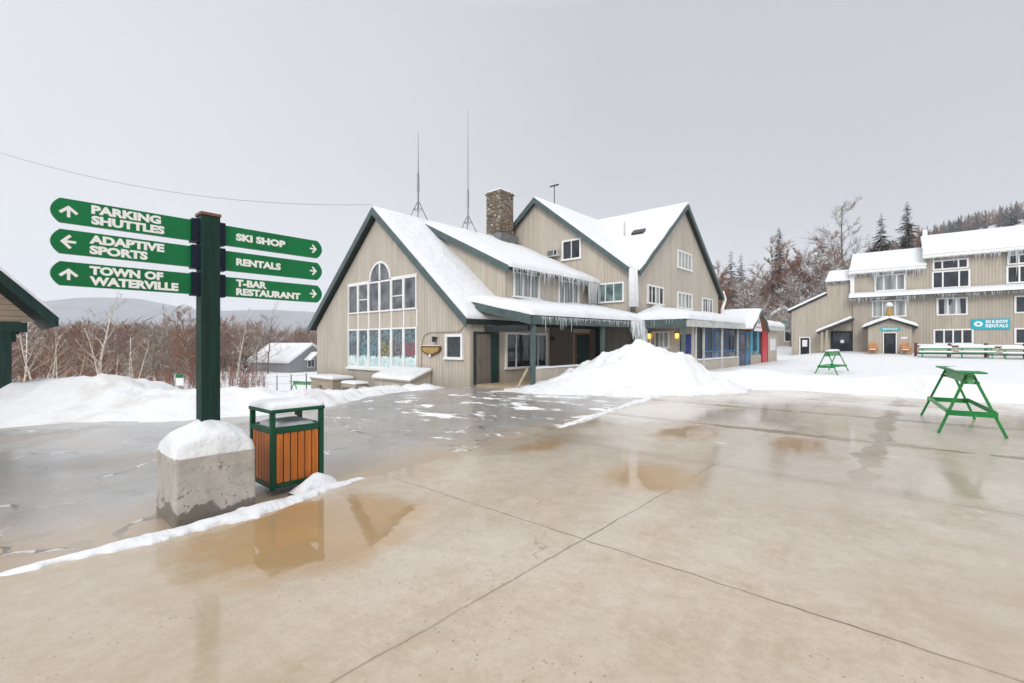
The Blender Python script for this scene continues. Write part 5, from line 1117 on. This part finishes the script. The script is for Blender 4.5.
# left wood behind the bank
LG = 'bare trees in the wood left of the lodge'; LL = 'bare reddish-brown tree in the wood between the snow bank and the hazy mountain'
lv = [realise(bare_tree('bare_tree', 9.5, 10 + k, 'bark_grey', ('twig_red', 'twig_tan', 'twig_rust', 'twig_tan')[k], (.3, .26, .34, .3)[k], 1 + (k == 2), 19, 8, 12, .021, rtr=.010, lo=.15), LL, LG, (0, 0, 0), 0, 1) for k in range(4)]
rn = random.Random(5); spots = []
while len(spots) < 150:
    d = 46 + 62 * rn.random() ** 1.2; x_ = rn.uniform(-90, 335); p = px(x_, d)
    if x_ > 215 and x_ < 330 and d < (64 if x_ < 268 else 92): continue
    if all((p[0] - q[0]) ** 2 + (p[1] - q[1]) ** 2 > 4.5 for q in spots): spots.append(p)
for i, p in enumerate(spots):
    d = p[1]; s_ = rn.uniform(.55, .95) * (.85 + .15 * (d - 46) / 60); loc = (p[0], p[1], ground_at(*p) - .2)
    if i < 4: lv[i].location = loc; lv[i].scale = (s_,) * 3
    else: tree_copy(lv[i % 4], loc, rn.uniform(0, 6.28), s_)
# taller pale trees of that wood that stand out
realise(bare_tree('bare_tree', 11, 31, 'bark_grey', 'twig_grey', .34, 1, 13, 7, 9, .016, rtr=.011), 'tall pale bare tree rising over the wood just left of the signpost', None, (*px(183, 66), ground_at(*px(183, 66))), 0, .92)
realise(bare_tree('bare_tree', 10, 32, 'bark_grey', 'twig_grey', .36, 1, 13, 7, 9, .016, rtr=.011), 'tall snow-dusted bare tree rising over the wood right of the signpost', None, (*px(268, 70), ground_at(*px(268, 70))), 0, .92)
# birches behind the bank
def birch(x_, d, H_, seed, label, stems, lean=.12):
    p = px(x_, d); realise(bare_tree('birch_tree', H_, seed, 'birch_bark', 'birch_twig', .32, stems, 7, 4, 4, .009, lean, .34, .013, (.6, 1.3)), label, None, (p[0], p[1], T(*p) - .1), 0, 1, 'birch')
birch(22, 26, 6.2, 41, 'slender white birch nearest the timber shelter, in front of the reddish wood', 2); birch(42, 25, 5.6, 42, 'white birch with several leaning stems, second from the timber shelter', 3)
birch(92, 26, 6.6, 43, 'tall white birch with one main stem standing above the highest part of the bank', 1); birch(108, 25, 4.8, 44, 'short white birch with spreading stems right of the tall birch', 3); birch(128, 27, 4.4, 45, 'low leaning birch at the right end of the birch row', 3)
birch(236, 52, 8.0, 46, 'white birch among the trees right of the signpost post', 2); birch(60, 28, 5.0, 47, 'thin birch between the leaning birch and the tall birch', 2)
# one dark conifer in the left wood
p = px(246, 72); realise(spruce('spruce_tree', 9.5, 50, .16), 'small dark spruce among the bare trees right of the signpost', None, (*p, ground_at(*p)), 0, .95, 'conifer')

# right wood on the slope behind the lodge and rental building
RG = 'bare trees on the slope behind the buildings'; RL = 'bare brown tree on the wooded slope behind the lodge and rental building'
rv = [realise(bare_tree('bare_tree', 12, 60 + k, 'bark_grey', ('twig_rust', 'twig_red', 'twig_tan', 'twig_rust')[k], (.3, .27, .36, .3)[k], 1, 20, 9, 12, .023, rtr=.010, lo=.15), RL, RG, (0, 0, 0), 0, 1) for k in range(4)]
spots = []
while len(spots) < 148:
    d = 66 + 60 * rn.random() ** 1.1; x_ = rn.uniform(670, 1090) if rn.random() < .35 else rn.uniform(700, 885); p = px(x_, d)
    if all((p[0] - q[0]) ** 2 + (p[1] - q[1]) ** 2 > 4 for q in spots): spots.append(p)
for i, p in enumerate(spots):
    s_ = rn.uniform(.8, 1.2); loc = (p[0], p[1], ground_at(*p) - .3)
    if i < 4: rv[i].location = loc; rv[i].scale = (s_,) * 3
    else: tree_copy(rv[i % 4], loc, rn.uniform(0, 6.28), s_)
def big(x_, d, H_, seed, label, mat='twig_grey', spread=.36): p = px(x_, d); realise(bare_tree('bare_tree', H_, seed, 'bark_grey', mat, spread, 1, 26, 9, 12, .022, rtr=.014, lo=.22), label, None, (p[0], p[1], ground_at(*p) - .2), 0, 1)
def zt(y, d): return 1.7 + (344 - y) * d / 470
big(845, 66, zt(207, 66) - ground_at(*px(845, 66)), 71, 'tallest snow-dusted bare tree, rising above the tower of the rental building', 'twig_grey', .3)
big(812, 62, 12.5, 72, 'pale snowy bare tree left of the rental building tower', 'twig_grey', .36); big(745, 62, 9.0, 73, 'snow-covered bare tree beside the right gable of the lodge', 'twig_grey', .4)
big(790, 60, 8.5, 74, 'low pale bare tree above the small ticket hut', 'twig_grey', .42); big(720, 66, 9.0, 75, 'reddish bare tree just behind the right slope of the lodge gable', 'twig_rust', .4)
def con(x_, d, ytop, seed, label, wid=.2, dens=1.0): p = px(x_, d); g = ground_at(*p); realise(spruce('spruce_tree', zt(ytop, d) - g, seed, wid, dens=dens), label, None, (p[0], p[1], g), 0, 1, 'conifer')
con(779, 72, 227, 81, 'tall pointed dark spruce between the lodge gable and the rental building', .2, 1.3); con(907, 74, 201, 82, 'tall dark spruce rising above the middle of the rental building roof', .2, 1.3)
con(881, 72, 213, 83, 'dark spruce just left of the tallest spruce above the rental building', .2, 1.2); con(731, 80, 250, 84, 'small round-topped conifer on the skyline beside the lodge gable', .2); con(822, 84, 232, 85, 'slim conifer behind the tallest bare tree', .14)
con(741, 82, 253, 86, 'smaller of the two conifers on the skyline beside the lodge gable', .18); con(1013, 150, 212, 87, 'broad dark conifer standing below the ski slope at the right edge', .3, .7); con(868, 78, 232, 88, 'thin dark conifer between the tallest bare tree and the spruces', .14)
con(800, 76, 250, 89, 'dark spruce half hidden in bare branches left of the rental building tower', .22)

# far wood on the hill: too many to count, one object of each kind
def far_wood(name, label, n, fn, quads, mat, cat='forest', conifer=False, seed=3):
    rn = random.Random(seed); tpls = []
    for k in range(6):
        tp = []
        for i in range(quads):
            if conifer:
                t = i / quads; z = t; L_ = .2 * (1.04 - t) * rn.uniform(.6, 1.25); az = rn.uniform(0, 6.28); d = Vector((math.cos(az), math.sin(az), 0)); s_ = Vector((-d.y, d.x, 0)); tp.append([Vector((0, 0, z + .06)), d * L_ + s_ * L_ * .6 + Vector((0, 0, z - .03)), d * L_ * 1.1 + Vector((0, 0, z - .06)), d * L_ - s_ * L_ * .6 + Vector((0, 0, z - .03))])
            else:
                if i < 2: p, q, w_ = Vector((0, 0, 0)), Vector((rn.uniform(-.04, .04), rn.uniform(-.04, .04), .95)), .011
                else:
                    z = rn.uniform(.2, .85); p = Vector((rn.uniform(-.04, .04), rn.uniform(-.04, .04), z)); d = Vector((rn.uniform(-1, 1), rn.uniform(-1, 1), rn.uniform(.4, 1.6))).normalized(); q = p + d * rn.uniform(.12, .34); 
                    if rn.random() < .55: p = p.lerp(q, rn.uniform(.3, .8)); q = p + Vector((rn.uniform(-1, 1), rn.uniform(-1, 1), rn.uniform(0, 1.2))).normalized() * rn.uniform(.08, .2)
                    w_ = .0068
                a = (q - p).cross(Vector((rn.uniform(-1, 1), rn.uniform(-1, 1), rn.uniform(-1, 1)))).normalized(); tp.append([p - a * w_, p + a * w_, q + a * w_ * .4, q - a * w_ * .4])
        tpls.append(tp)
    mb = MB(); vs = mb.v; fs = mb.f
    for _ in range(n):
        r = fn(rn)
        if r is None: continue
        x, y, h_ = r; z = gz(x, y) - .3; c_, s_ = math.cos(rn.uniform(0, 6.28)), math.sin(rn.uniform(0, 6.28)); l = math.hypot(c_, s_); c_ /= l; s_ /= l; tp = rn.choice(tpls); wx = h_ * rn.uniform(.85, 1.25)
        for qd in tp:
            k = len(vs)
            for v in qd: vs.append((x + (v.x * c_ - v.y * s_) * wx, y + (v.x * s_ + v.y * c_) * wx, z + v.z * h_))
            fs.append([k, k + 1, k + 2, k + 3])
    mb.mi = [0] * len(fs); o = mb.build(name, mat, None, fix=False); return tag(o, label, cat, None, 'stuff')
def slope_gap(x, y): return ((x - 262) / 34) ** 2 + ((y - 268) / 42) ** 2 < 1
def f1(r):
    d = 95 + 240 * r.random() ** 1.3; x_ = r.uniform(640, 1180) if r.random() < .5 else r.uniform(690, 930); x, y = px(x_, d)
    return None if slope_gap(x, y) else (x, y, r.uniform(8, 12.5))
def f2(r):
    d = 190 + 420 * r.random() ** .8; x_ = r.uniform(820, 1250); x, y = px(x_, d)
    if slope_gap(x, y) or gz(x, y) < 52: return None
    return (x, y, r.uniform(8, 14))
far_wood('hillside_wood', 'reddish-brown leafless wood covering the slope above the rental building', 5200, f1, 54, 'far_wood')
far_wood('ridge_conifers', 'dark snow-dusted conifer wood along the ridge at the top right', 3000, f2, 30, 'needles_far', conifer=True)
def f3(r):
    q = r.uniform(-130, 345); d = (75 if q < 262 else 98) + 60 * r.random(); x, y = px(q, d); return (x, y, r.uniform(6, 9.5))
far_wood('valley_wood', 'leafless brown wood filling the valley behind the nearer bare trees at the left', 1500, f3, 54, 'valley_twigs', seed=9)
def f4(r):
    d = 30 + 34 * r.random(); x, y = px(r.uniform(-90, 318), d)
    if abs(toab(x, y)[0] - 23.8) < 2.6: return None
    if (d < 38 and px(180, d)[0] < x) or px(266, d)[0] < x: return None
    return (x, y, r.uniform(1.2, 2.8))
far_wood('brush', 'tangle of bare reddish brush and saplings behind the snow bank', 520, f4, 40, 'twig_rust', 'brush', seed=12)

# hazy mountain beyond the valley
def mount(u, v):
    x = -1500 + u * 2000; yy = 1150 + v * 900
    pr = math.exp(-((x + 1330) / 470) ** 2) * .9 + .55 * math.exp(-((x + 650) / 300) ** 2) + .35 * math.exp(-((x + 2100) / 400) ** 2)
    return -30 + 205 * pr * math.sin(math.pi * min(1, v * .9 + .05)) ** .8 + 10 * fbm(x, yy, .004, 4)
us = [-.8 + 2.2 * i / 110 for i in range(111)]; vs2 = [j / 24 for j in range(25)]
structure(grid_mesh('mountain', 'mountain_wood', us, vs2, mount, xf=lambda u, v: (-1500 + u * 2000, 1150 + v * 900)))

# ================================================================== AIR
mb = MB(); mb.box(-4300, 4300, -4300, 4300, -60, 330)
hz = mb.build('haze', 'snow'); m = bpy.data.materials.new('haze_air'); m.use_nodes = True; m.node_tree.nodes.clear()
o_ = m.node_tree.nodes.new('ShaderNodeOutputMaterial'); pv = m.node_tree.nodes.new('ShaderNodeVolumePrincipled'); pv.inputs['Color'].default_value = (.9, .93, 1.0, 1); pv.inputs['Density'].default_value = .0004
m.node_tree.links.new(pv.outputs[0], o_.inputs['Volume']); hz.data.materials.clear(); hz.data.materials.append(m); hz['kind'] = 'stuff'
